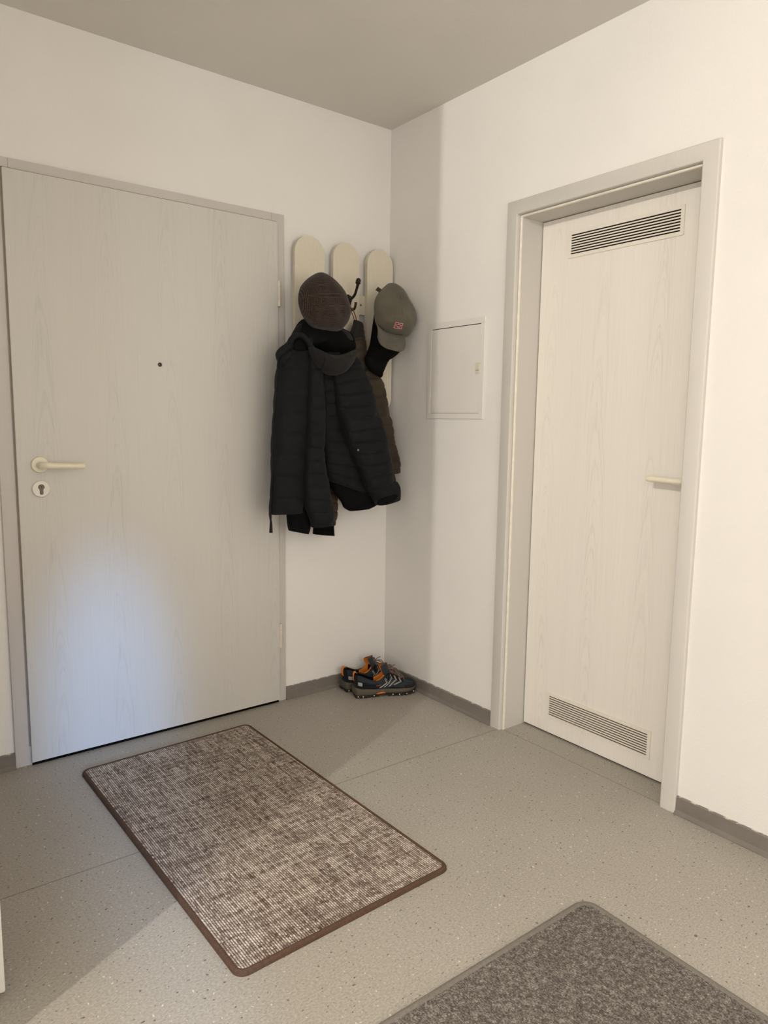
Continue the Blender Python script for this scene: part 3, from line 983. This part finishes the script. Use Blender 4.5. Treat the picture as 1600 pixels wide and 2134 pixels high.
def crown_pt(px, py, lift=0.001):
    # outline-plane pixel -> surface point (the dome keeps x,z of the plane and moves in y)
    P = at(px, py, CY)
    return Vector((P.x, on_crown(px, py, lift), P.z))


def crown_px(px, py, lift=0.001):
    """point of the dome that is SEEN at pixel px, py"""
    y = CY - 0.05
    for _ in range(12):
        P = at(px, py, y)
        # pixel of the matching point on the outline plane
        d = Vector((P.x, CY, P.z)) - CP
        zc = d.dot(fwd)
        qx, qy = 800 + F * d.dot(RT) / zc, 1067 - F * d.dot(UP) / zc
        y = 0.5 * y + 0.5 * on_crown(qx, qy, lift)
    return at(px, py, y)


seam = [(783, 671), (795, 684), (808, 692), (823, 697), (836, 698.5), (843, 699)]
lower = [(786, 702), (792, 717), (804, 726), (818, 730), (832, 733), (841, 729)]
bm = B()
top = catmull([tuple(crown_px(x, y, -0.004)) for x, y in seam], 6)
low = catmull([tuple(at(x, y, CY - d)) for (x, y), d in zip(lower, (0.040, 0.066, 0.085, 0.090, 0.082, 0.062))], 6)
g = []
for tq, lq in zip(top, low):
    tq, lq = Vector(tq), Vector(lq)
    row = []
    for k in range(9):
        f = k / 8
        p = tq.lerp(lq, f)
        p.y -= 0.012 * math.sin(PI * f * 0.9)
        row.append(p)
    g.append(row)
fv = [[bm.verts.new(p) for p in r] for r in g]
bv = [[bm.verts.new(p + Vector((0, 0.0045, 0))) for p in r] for r in g]
nI, nJ = len(g), 9
for i in range(nI - 1):
    for j in range(nJ - 1):
        bm.faces.new((fv[i][j], fv[i + 1][j], fv[i + 1][j + 1], fv[i][j + 1]))
        bm.faces.new((bv[i][j], bv[i][j + 1], bv[i + 1][j + 1], bv[i + 1][j]))
    for j in (0, nJ - 1):
        bm.faces.new((fv[i][j], bv[i][j], bv[i + 1][j], fv[i + 1][j]))
for i in (0, nI - 1):
    for j in range(nJ - 1):
        bm.faces.new((fv[i][j], fv[i][j + 1], bv[i][j + 1], bv[i][j]))
obj('brim', bm, MT['capg'], bc, angle=75)
bm = B()
tube(bm, [crown_px(x, y, 0.0) for x, y in ((785, 675), (795, 684), (808, 692), (823, 697), (838, 698))], 0.0013, 6, 4)
for line in (((811, 592), (806, 602), (800, 618), (797, 640)), ((836, 620), (838, 650), (840, 680))):
    tube(bm, [crown_px(x, y, -0.0003) for x, y in line], 0.0007, 6, 4)
obj('crown_seam', bm, MT['capseam'], cr)
bm = B()
bp = crown_px(836, 621, -0.001)
lathe(bm, [(0, 0), (0.0068, 0), (0.0062, 0.0025), (0.0035, 0.004), (0, 0.0045)], bp, (0.45, -0.8, 0.3), 18)
obj('button', bm, MT['capg'], bc)
bm = B()
a = [at(783, 604, CY + 0.01), at(788, 598, CY + 0.01), at(795, 603, CY - 0.005), at(790, 609, CY - 0.005)]
v = [bm.verts.new(p) for p in a] + [bm.verts.new(p + Vector((0, 0.003, 0))) for p in a]
bm.faces.new(v[:4]); bm.faces.new(v[4:][::-1])
for k in range(4):
    bm.faces.new((v[k], v[(k + 1) % 4], v[4 + (k + 1) % 4], v[4 + k]))
obj('strap_end', bm, MT['leather'], bc, label='dark brown leather strap end')


# flag patch: red field, white-edged dark cross
def patch_quad(bm, u0, u1, v0, v1, lift, mi):
    A, Bq, Cq, D = Vector((824.3, 671.0)), Vector((840.2, 674.2)), Vector((836.6, 686.2)), Vector((820.0, 683.4))
    def P(u, v):
        q = A.lerp(Bq, u).lerp(D.lerp(Cq, u), v)
        return crown_px(q.x, q.y, lift)
    n = 3
    g = [[bm.verts.new(P(u0 + (u1 - u0) * i / n, v0 + (v1 - v0) * j / n)) for i in range(n + 1)] for j in range(n + 1)]
    for j in range(n):
        for i in range(n):
            bm.faces.new((g[j][i], g[j][i + 1], g[j + 1][i + 1], g[j + 1][i])).material_index = mi


bm = B()
patch_quad(bm, 0, 1, 0, 1, 0.0016, 1)
patch_quad(bm, 0.52, 0.60, 0.0, 1.0, 0.0021, 2)
patch_quad(bm, 0.0, 1.0, 0.45, 0.56, 0.0021, 2)
for (u0, u1) in ((0.05, 0.46), (0.66, 0.95)):
    for (v0, v1) in ((0.07, 0.38), (0.63, 0.93)):
        patch_quad(bm, u0, u1, v0, v1, 0.0024, 0)
obj('flag_patch', bm, [MT['red'], MT['white'], MT['lining']], cr, smooth=False, label='small red flag patch with white-edged dark cross')

kc = thing('baseball_cap', (-0.11, -0.12, 1.40), 'plain black cap hanging behind the khaki cap on the right hook', 'cap')
bm = B()
blob(bm, [(783, 640), (800, 630), (822, 640), (832, 670), (835, 705), (833, 728), (822, 742), (806, 752), (792, 756), (776, 752), (762, 746), (764, 736), (770, 718), (774, 692), (778, 664)], -0.125, -0.178, 10, 0.3, (800, 705), wob=0.004, seed=3.0)
obj('crown', bm, MT['lining'], kc, angle=75)
bm = B()
blob(bm, [(761, 742), (775, 740), (795, 742), (812, 744), (806, 755), (801, 766), (796, 778), (793, 787), (784, 782), (772, 774), (765, 766), (761, 755)], -0.135, -0.165, 8, 0.2, None)
obj('brim', bm, MT['lining'], kc, angle=75)


# ------------------------------------------------------------------ shoes (local: x forward, z up, heel at the origin)
def shoe(loc, rotz, side, label):
    root = thing('hiking_shoe', loc, label, 'shoe', 'pair of hiking shoes in the corner', rotz=rotz)

    def add(name, bm, mat, parent=root, **kw):
        return obj(name, bm, mat, parent, world=False, **kw)
    # stations: x, base halfwidth, base z, rim halfwidth, rim z, closed(0..1), centre-y shift
    st = [(0.000, 0.010, 0.044, 0.010, 0.100, 0.0, 0.000),
          (0.006, 0.025, 0.040, 0.020, 0.101, 0.0, 0.000),
          (0.025, 0.033, 0.036, 0.028, 0.097, 0.0, 0.000),
          (0.055, 0.035, 0.034, 0.031, 0.083, 0.0, 0.001),
          (0.085, 0.035, 0.033, 0.031, 0.072, 0.0, 0.001),
          (0.110, 0.035, 0.032, 0.030, 0.074, 0.0, 0.002),
          (0.130, 0.036, 0.031, 0.027, 0.088, 0.0, 0.003),
          (0.146, 0.038, 0.030, 0.022, 0.098, 0.35, 0.004),
          (0.165, 0.041, 0.029, 0.019, 0.094, 1.0, 0.005),
          (0.190, 0.044, 0.028, 0.021, 0.082, 1.0, 0.006),
          (0.215, 0.046, 0.028, 0.024, 0.068, 1.0, 0.007),
          (0.240, 0.045, 0.029, 0.026, 0.058, 1.0, 0.006),
          (0.260, 0.039, 0.031, 0.024, 0.053, 1.0, 0.004),
          (0.273, 0.028, 0.033, 0.017, 0.047, 1.0, 0.002),
          (0.280, 0.010, 0.035, 0.006, 0.040, 1.0, 0.001)]
    S = catmull(st, 5)

    def station(x):
        for a, b in zip(S, S[1:]):
            if a[0] <= x <= b[0]:
                t = (x - a[0]) / max(1e-9, b[0] - a[0])
                return tuple(p + (q - p) * t for p, q in zip(a, b))
        return S[-1] if x > S[-1][0] else S[0]

    def wall(s, v, sg, off=0.0):
        """outer wall of a station, v 0 at the sole, 1 at the rim; sg = -1 right, +1 left"""
        x, wb, zb, wr, zr, c, cy = s
        bulge = 0.0035 * math.sin(PI * min(1, v * 1.1))
        w = wb + (wr - wb) * v ** 1.6 + bulge + off
        z = zb + (zr - zb) * (math.sin(v * PI / 2) ** 0.9 if c > 0.6 else v)
        return Vector((x, side * cy + sg * w, z + off * 0.3 * v))

    bm = B()
    rings = []
    for s in S:
        x, wb, zb, wr, zr, c, cy = s
        c = max(0, min(1, c))
        R = [wall(s, v, -1) for v in (0, .2, .4, .6, .8, .93, 1.0)]
        L = [wall(s, v, 1) for v in (1.0, .93, .8, .6, .4, .2, 0)]
        inner = []
        wi = wr - 0.006
        fl = zb + 0.012
        dip = [(-wi, zr - 0.002), (-wi - 0.001, fl + (zr - fl) * 0.5), (-wi * 0.8, fl), (0, fl - 0.002), (wi * 0.8, fl), (wi + 0.001, fl + (zr - fl) * 0.5), (wi, zr - 0.002)]
        arch = [(wr * k, zr + 0.0045 * (1 - k * k)) for k in (-.85, -.6, -.3, 0, .3, .6, .85)]
        for d, a in zip(dip, arch):
            inner.append(Vector((x, side * cy + d[0] + (a[0] - d[0]) * c, d[1] + (a[1] - d[1]) * c)))
        rings.append([bm.verts.new(p) for p in R + inner + L])
    n = len(rings[0])
    for a, b in zip(rings, rings[1:]):
        for k in range(n - 1):
            f = bm.faces.new((a[k], a[k + 1], b[k + 1], b[k]))
            f.material_index = 1 if 7 <= k <= 12 and a[0].co.x < 0.15 else 0
    bm.faces.new(rings[0]); bm.faces.new(rings[-1][::-1])
    up = add('upper', bm, [MT['navy'], MT['lining']], angle=70)

    def shell(name, x0, x1, v0, v1, mat, off=0.0016, nx=14, nv=5, sides=(-1, 1), vfun=None, par=up):
        for sg in sides:
            bm = B()
            g = []
            for i in range(nx + 1):
                s = station(x0 + (x1 - x0) * i / nx)
                a, b = (v0, v1) if vfun is None else vfun(i / nx)
                g.append([bm.verts.new(wall(s, a + (b - a) * j / nv, sg, off)) for j in range(nv + 1)])
            for i in range(nx):
                for j in range(nv):
                    bm.faces.new((g[i][j], g[i + 1][j], g[i + 1][j + 1], g[i][j + 1]))
            add(name, bm, mat, par, angle=70)

    shell('collar', 0.006, 0.135, 0.66, 1.0, MT['bluegrey'], vfun=lambda t: (0.60 + 0.05 * math.sin(t * PI), 1.0))
    shell('toe_overlay', 0.218, 0.262, 0.42, 1.0, MT['bluegrey'], 0.0012, vfun=lambda t: (0.15 + 0.55 * abs(t - 0.35), 1.0))
    shell('toe_guard', 0.225, 0.279, 0.0, 0.5, MT['rubber'], 0.0022, vfun=lambda t: (0.0, 0.25 + 0.45 * t))
    shell('side_overlay', 0.105, 0.222, 0.12, 0.8, MT['bluegrey'], 0.0008, vfun=lambda t: (0.10, 0.62 - 0.12 * t))
    shell('heel_patch', 0.008, 0.026, 0.30, 0.55, MT['refl'], 0.0030)
    # chevrons
    for sg in (-1, 1):
        bm = B()
        for k in range(4):
            xo = 0.134 + 0.0215 * k
            for dx in (0.0, 0.0045):
                pts = [wall(station(xo - 0.030 + dx), 0.20, sg, 0.0022), wall(station(xo - 0.004 + dx), 0.42, sg, 0.0022), wall(station(xo + 0.003 + dx), 0.50, sg, 0.0022), wall(station(xo - 0.004 + dx), 0.82, sg, 0.0022)]
                tube(bm, pts, 0.0008, 6, 1)
        add('chevron_print', bm, MT['white'], up)
    # small woven mark on the side
    bm = B()
    for k in range(5):
        x0 = 0.090 + 0.0042 * k
        tube(bm, [wall(station(x0), 0.44, -1, 0.0020), wall(station(x0 + 0.0022), 0.56, -1, 0.0020)], 0.0006, 5, 1)
    add('side_mark', bm, MT['orange'], up)
    # pull tab
    bm = B()
    prof = [(-0.0045, 0.070), (-0.0075, 0.085), (-0.0075, 0.102), (-0.003, 0.111), (0.004, 0.112), (0.008, 0.104)]
    for k in range(len(prof) - 1):
        pass
    A = [bm.verts.new((p[0], -0.0085, p[1])) for p in prof]
    Bv = [bm.verts.new((p[0], 0.0085, p[1])) for p in prof]
    A2 = [bm.verts.new((p[0] + 0.0015, -0.0085, p[1] - 0.0018)) for p in prof]
    B2 = [bm.verts.new((p[0] + 0.0015, 0.0085, p[1] - 0.0018)) for p in prof]
    for k in range(len(prof) - 1):
        bm.faces.new((A[k], A[k + 1], Bv[k + 1], Bv[k])); bm.faces.new((A2[k], B2[k], B2[k + 1], A2[k + 1]))
        bm.faces.new((A[k], A2[k], A2[k + 1], A[k + 1])); bm.faces.new((Bv[k], Bv[k + 1], B2[k + 1], B2[k]))
    add('pull_tab', bm, MT['orange'])
    # tongue: orange lining towards the heel, grey back towards the toe
    bm = B()
    rows = [(0.168, 0.086, 0.018), (0.156, 0.100, 0.025), (0.147, 0.114, 0.029), (0.142, 0.126, 0.028), (0.141, 0.134, 0.021), (0.1425, 0.138, 0.009)]
    g = [[bm.verts.new((x - 0.026 * (u * u), side * 0.004 + u * w, z - 0.008 * u * u)) for u in (-1, -.6, -.2, .2, .6, 1)] for x, z, w in rows]
    g2 = [[bm.verts.new((x - 0.026 * (u * u) + 0.007, side * 0.004 + u * w * 1.06, z - 0.008 * u * u + 0.003)) for u in (-1, -.6, -.2, .2, .6, 1)] for x, z, w in rows]
    m = len(rows)
    for i in range(m - 1):
        for j in range(5):
            bm.faces.new((g[i][j], g[i][j + 1], g[i + 1][j + 1], g[i + 1][j])).material_index = 0
            bm.faces.new((g2[i][j], g2[i + 1][j], g2[i + 1][j + 1], g2[i][j + 1])).material_index = 1
        for j, (p, q) in ((0, (g, g2)), (5, (g2, g))):
            bm.faces.new((p[i][j], p[i + 1][j], q[i + 1][j], q[i][j])).material_index = 1
    for j in range(5):
        bm.faces.new((g[-1][j], g[-1][j + 1], g2[-1][j + 1], g2[-1][j])).material_index = 1
        bm.faces.new((g[0][j], g2[0][j], g2[0][j + 1], g[0][j + 1])).material_index = 1
    tg = add('tongue', bm, [MT['orange'], MT['bluegrey']], angle=60, label='orange lined tongue')
    # orange lining inside the throat, one piece per side
    for sg in (-1, 1):
        bm = B()
        gg = []
        for i in range(9):
            s = station(0.092 + 0.044 * i / 8)
            gg.append([bm.verts.new(Vector((s[0], side * s[6] + sg * (s[3] - 0.0075), s[2] + 0.02 + (s[4] - s[2] - 0.020 + 0.010 * i / 8) * j / 3))) for j in range(4)])
        for i in range(8):
            for j in range(3):
                bm.faces.new((gg[i][j], gg[i + 1][j], gg[i + 1][j + 1], gg[i][j + 1]))
        add('inner_lining', bm, MT['orange'], up)
    # laces
    bm = B()
    xs = [0.158, 0.172, 0.186, 0.200, 0.213]
    for i, x in enumerate(xs):
        s = station(x)
        z = s[4] + 0.0075
        w = 0.021 + 0.0012 * i
        x2 = x + 0.010
        z2 = station(x2)[4] + 0.0075
        tube(bm, [(x, side * .005 - w, z - 0.005), (x + 0.004, side * .005, z + 0.003), (x2, side * .005 + w, z2 - 0.005)], 0.0022, 8, 4)
        tube(bm, [(x, side * .005 + w, z - 0.005), (x + 0.004, side * .005, z + 0.0035), (x2, side * .005 - w, z2 - 0.005)], 0.0022, 8, 4)
    kx, kz, ky = 0.158, 0.108, side * 0.004
    lathe(bm, [(0, -0.005), (0.005, -0.003), (0.006, 0.001), (0.004, 0.005), (0, 0.006)], (kx, ky, kz), (0, 0, 1), 12)
    tube(bm, [(kx, ky, kz), (kx + 0.012, ky - 0.016, kz + 0.010), (kx + 0.030, ky - 0.030, kz - 0.006), (kx + 0.044, ky - 0.036, kz - 0.030), (kx + 0.030, ky - 0.026, kz - 0.016), (kx, ky, kz)], 0.0022, 8, 6)
    tube(bm, [(kx, ky, kz), (kx + 0.006, ky + 0.018, kz + 0.014), (kx + 0.022, ky + 0.034, kz + 0.002), (kx + 0.030, ky + 0.034, kz - 0.018), (kx + 0.016, ky + 0.020, kz - 0.004), (kx, ky, kz)], 0.0022, 8, 6)
    tube(bm, [(kx, ky, kz), (kx + 0.012, ky - 0.006, kz + 0.016), (kx + 0.026, ky - 0.012, kz + 0.024)], 0.002, 8, 5)
    tube(bm, [(kx, ky, kz), (kx + 0.016, ky - 0.004, kz + 0.006), (kx + 0.034, ky - 0.010, kz + 0.004), (kx + 0.048, ky - 0.022, kz - 0.022)], 0.002, 8, 5)
    add('laces', bm, MT['lace'])
    # midsole and lugged outsole
    so = [(-0.008, 0.016, 0.046, 0.018), (0.002, 0.034, 0.044, 0.013), (0.030, 0.039, 0.040, 0.012), (0.075, 0.038, 0.036, 0.012), (0.110, 0.037, 0.034, 0.016), (0.150, 0.041, 0.032, 0.014), (0.195, 0.047, 0.030, 0.012),
          (0.235, 0.047, 0.031, 0.013), (0.262, 0.039, 0.034, 0.018), (0.278, 0.025, 0.037, 0.024), (0.286, 0.008, 0.039, 0.030)]
    SS = catmull(so, 5)
    bm = B()
    rings = []
    for x, w, zt, zb in SS:
        cy = side * 0.004 * max(0, min(1, (x - 0.1) / 0.1))
        cs = [(-w * 0.9, zt + 0.001), (-w, zt - 0.003), (-w - 0.002, (zt + zb) / 2), (-w + 0.001, zb), (w - 0.001, zb), (w + 0.002, (zt + zb) / 2), (w, zt - 0.003), (w * 0.9, zt + 0.001)]
        rings.append([bm.verts.new((x, cy + a, b)) for a, b in cs])
    for a, b in zip(rings, rings[1:]):
        for k in range(8):
            bm.faces.new((a[k], a[(k + 1) % 8], b[(k + 1) % 8], b[k]))
    bm.faces.new(rings[0]); bm.faces.new(rings[-1][::-1])
    ms = add('midsole', bm, MT['olive'], angle=50)
    bm = B()
    rings = []
    for x, w, zt, zb in SS:
        cy = side * 0.004 * max(0, min(1, (x - 0.1) / 0.1))
        lift = 0.0 if x < 0.24 else (x - 0.24) ** 2 * 9
        lo = zb - 0.007
        cs = [(-w - 0.001, zb + 0.0015), (-w - 0.001, lo), (w + 0.001, lo), (w + 0.001, zb + 0.0015)]
        rings.append([bm.verts.new((x, cy + a, b)) for a, b in cs])
    for a, b in zip(rings, rings[1:]):
        for k in range(4):
            bm.faces.new((a[k], a[(k + 1) % 4], b[(k + 1) % 4], b[k]))
    bm.faces.new(rings[0]); bm.faces.new(rings[-1][::-1])
    for i in range(15):
        x = 0.004 + i * 0.0185
        if 0.098 < x < 0.135: continue
        near = min(SS, key=lambda q: abs(q[0] - x))
        w, zb = near[1], near[3]
        for sg in (-1, 1):
            ys = sorted((sg * (w + 0.0025), sg * (w - 0.022)))
            box(bm, x - 0.006, x + 0.006, ys[0], ys[1], max(0.0002, zb - 0.0125), zb - 0.001, 0.001, 1)
    os_ = add('outsole', bm, MT['rubber'], angle=30)
    for x in (0.008, 0.030, 0.080, 0.165, 0.195, 0.228, 0.262):
        near = min(SS, key=lambda q: abs(q[0] - x))
        for sg in (-1, 1):
            bm = B()
            lathe(bm, [(0, 0), (0.0032, 0), (0.0026, 0.0014), (0, 0.0018)], (x, sg * (near[1] + 0.0022), near[3] - 0.004), (0, sg, 0), 10)
            add('lug_dot', bm, MT['white'], os_)
    for sg in (-1, 1):
        bm = B()
        tube(bm, [(0.090, sg * 0.0385, 0.014), (0.103, sg * 0.039, 0.0172), (0.118, sg * 0.039, 0.0185), (0.132, sg * 0.040, 0.0172)], [0.001, 0.0035, 0.0035, 0.001], 8, 4)
        add('shank_accent', bm, MT['orange'], ms, label='orange accent under the arch')
    return root


shoe((-0.2790, -0.1500, 0.0), math.radians(-22), 1, 'front navy hiking shoe with orange tongue, nearer the viewer in the corner')
shoe((-0.2810, -0.0650, 0.0), math.radians(-6), -1, 'rear navy hiking shoe, closer to the back wall and half hidden')


# ------------------------------------------------------------------ mats
def rounded(cx, cy, hx, hy, r, n=10):
    pts = []
    for (sx, sy, a0) in ((1, 1, 0), (-1, 1, 90), (-1, -1, 180), (1, -1, 270)):
        for k in range(n + 1):
            a = math.radians(a0 + 90 * k / n)
            pts.append((cx + sx * (hx - r) + r * math.cos(a), cy + sy * (hy - r) + r * math.sin(a)))
    return pts


def mat(name, loc, rotz, hx, hy, r, h, edge, m_pile, m_edge, label, cat):
    root = thing(name, loc, label, cat, rotz=rotz)
    bm = B()
    prism(bm, rounded(0, 0, hx - edge * 0.6, hy - edge * 0.6, r - edge * 0.6), 2, 0.0008, h)
    obj('pile', bm, m_pile, root, world=False, angle=30)
    bm = B()
    O, I = rounded(0, 0, hx, hy, r), rounded(0, 0, hx - edge, hy - edge, max(0.004, r - edge))
    rings = []
    for k in range(9):
        t = k / 8
        z = 0.0003 + (h * 1.18) * math.sin(PI * t * 0.86 + 0.0) ** 0.55 if k else 0.0003
        rings.append([bm.verts.new((o[0] + (i[0] - o[0]) * (t ** 1.3), o[1] + (i[1] - o[1]) * (t ** 1.3), z)) for o, i in zip(O, I)])
    rings.append([bm.verts.new((i[0], i[1], 0.0003)) for i in I])
    n = len(O)
    for a, b in zip(rings, rings[1:]):
        for k in range(n):
            bm.faces.new((a[k], a[(k + 1) % n], b[(k + 1) % n], b[k]))
    for k in range(n):
        bm.faces.new((rings[-1][k], rings[-1][(k + 1) % n], rings[0][(k + 1) % n], rings[0][k]))
    obj('binding', bm, m_edge, root, world=False, angle=50)
    return root


mat('doormat', (-1.1150, -0.7480, 0.0), math.radians(1.25), 0.3220, 0.5830, 0.030, 0.0105, 0.015, MT['rug'], MT['rugedge'], 'brown and beige ribbed doormat with brown bound edge in front of the entry door', 'doormat')
mat('floor_mat', (-1.235, -2.010, 0.0), math.radians(-0.5), 0.6500, 0.3980, 0.045, 0.007, 0.021, MT['gmat'], MT['gedge'], 'dark grey felt floor mat with lighter grey edge at the bottom right', 'floor mat')

# ------------------------------------------------------------------ slim white cabinet, only its front corner shows at the left edge
cb = thing('shoe_cabinet', (-1.92, -0.75, 0), 'slim white cabinet at the left edge of the picture', 'cabinet')
bm = B(); box(bm, XL + 0.022, -1.837, -1.093, -0.40, 0.018, 0.86, 0.003, 2)
obj('carcass', bm, MT['cab'], cb)
for yy in (-1.06, -0.44):
    for xx in (-1.955, -1.865):
        bm = B()
        lathe(bm, [(0, 0), (0.012, 0), (0.014, 0.004), (0.014, 0.018), (0, 0.018)], (xx, yy, 0), (0, 0, 1), 16)
        obj('foot', bm, MT['rubber'], cb)

# ------------------------------------------------------------------ light
def light(name, typ, loc, energy, color, **kw):
    l = bpy.data.lights.new(name, typ)
    l.energy = energy
    l.color = color
    for k, v in kw.items():
        if k != 'target':
            setattr(l, k, v)
    o = bpy.data.objects.new(name, l)
    COL.objects.link(o)
    o.location = loc
    if 'target' in kw:
        d = Vector(kw['target']) - Vector(loc)
        o.rotation_euler = d.to_track_quat('-Z', 'Y').to_euler()
    return o


WARM = (1.0, 0.955, 0.89)
light('ceiling_lamp', 'POINT', (-2.90, -1.690, 2.415), 93, WARM, shadow_soft_size=0.01)
light('room_fill', 'AREA', (-1.0, -4.2, 1.5), 26, (1.0, 0.96, 0.92), shape='RECTANGLE', size=2.4, size_y=2.0, target=(-1.0, 0, 1.2))  # added soft fill from behind the viewer, stands for no known lamp
light('hall_fill', 'AREA', (-4.5, -3.4, 1.5), 13, (1.0, 0.94, 0.84), shape='RECTANGLE', size=1.4, size_y=1.8, target=(0, -0.4, 1.3))  # added fill from the far left, lifts the shaded part of the right wall
light('window_light', 'AREA', (-4.0, -4.2, 1.3), 15, (0.78, 0.88, 1.0), shape='RECTANGLE', size=0.6, size_y=1.4, target=(-1.2, 0, 0.6))
sp = light('daylight_gap', 'SPOT', (-1.95, -3.6, 0.75), 300, (0.20, 0.47, 1.0), spot_size=math.radians(10.5), spot_blend=1.0, shadow_soft_size=0.10, target=(-1.285, 0, 0.10))
sp.scale = (1.0, 2.4, 1.0)

w = bpy.data.worlds.new('world')
scene.world = w
w.use_nodes = True
w.node_tree.nodes['Background'].inputs[0].default_value = (1.0, 0.93, 0.85, 1)
w.node_tree.nodes['Background'].inputs[1].default_value = 0.4

scene.cycles.denoising_prefilter = 'NONE'
scene.view_settings.view_transform = 'Standard'
scene.view_settings.look = 'None'
scene.view_settings.exposure = 0.0
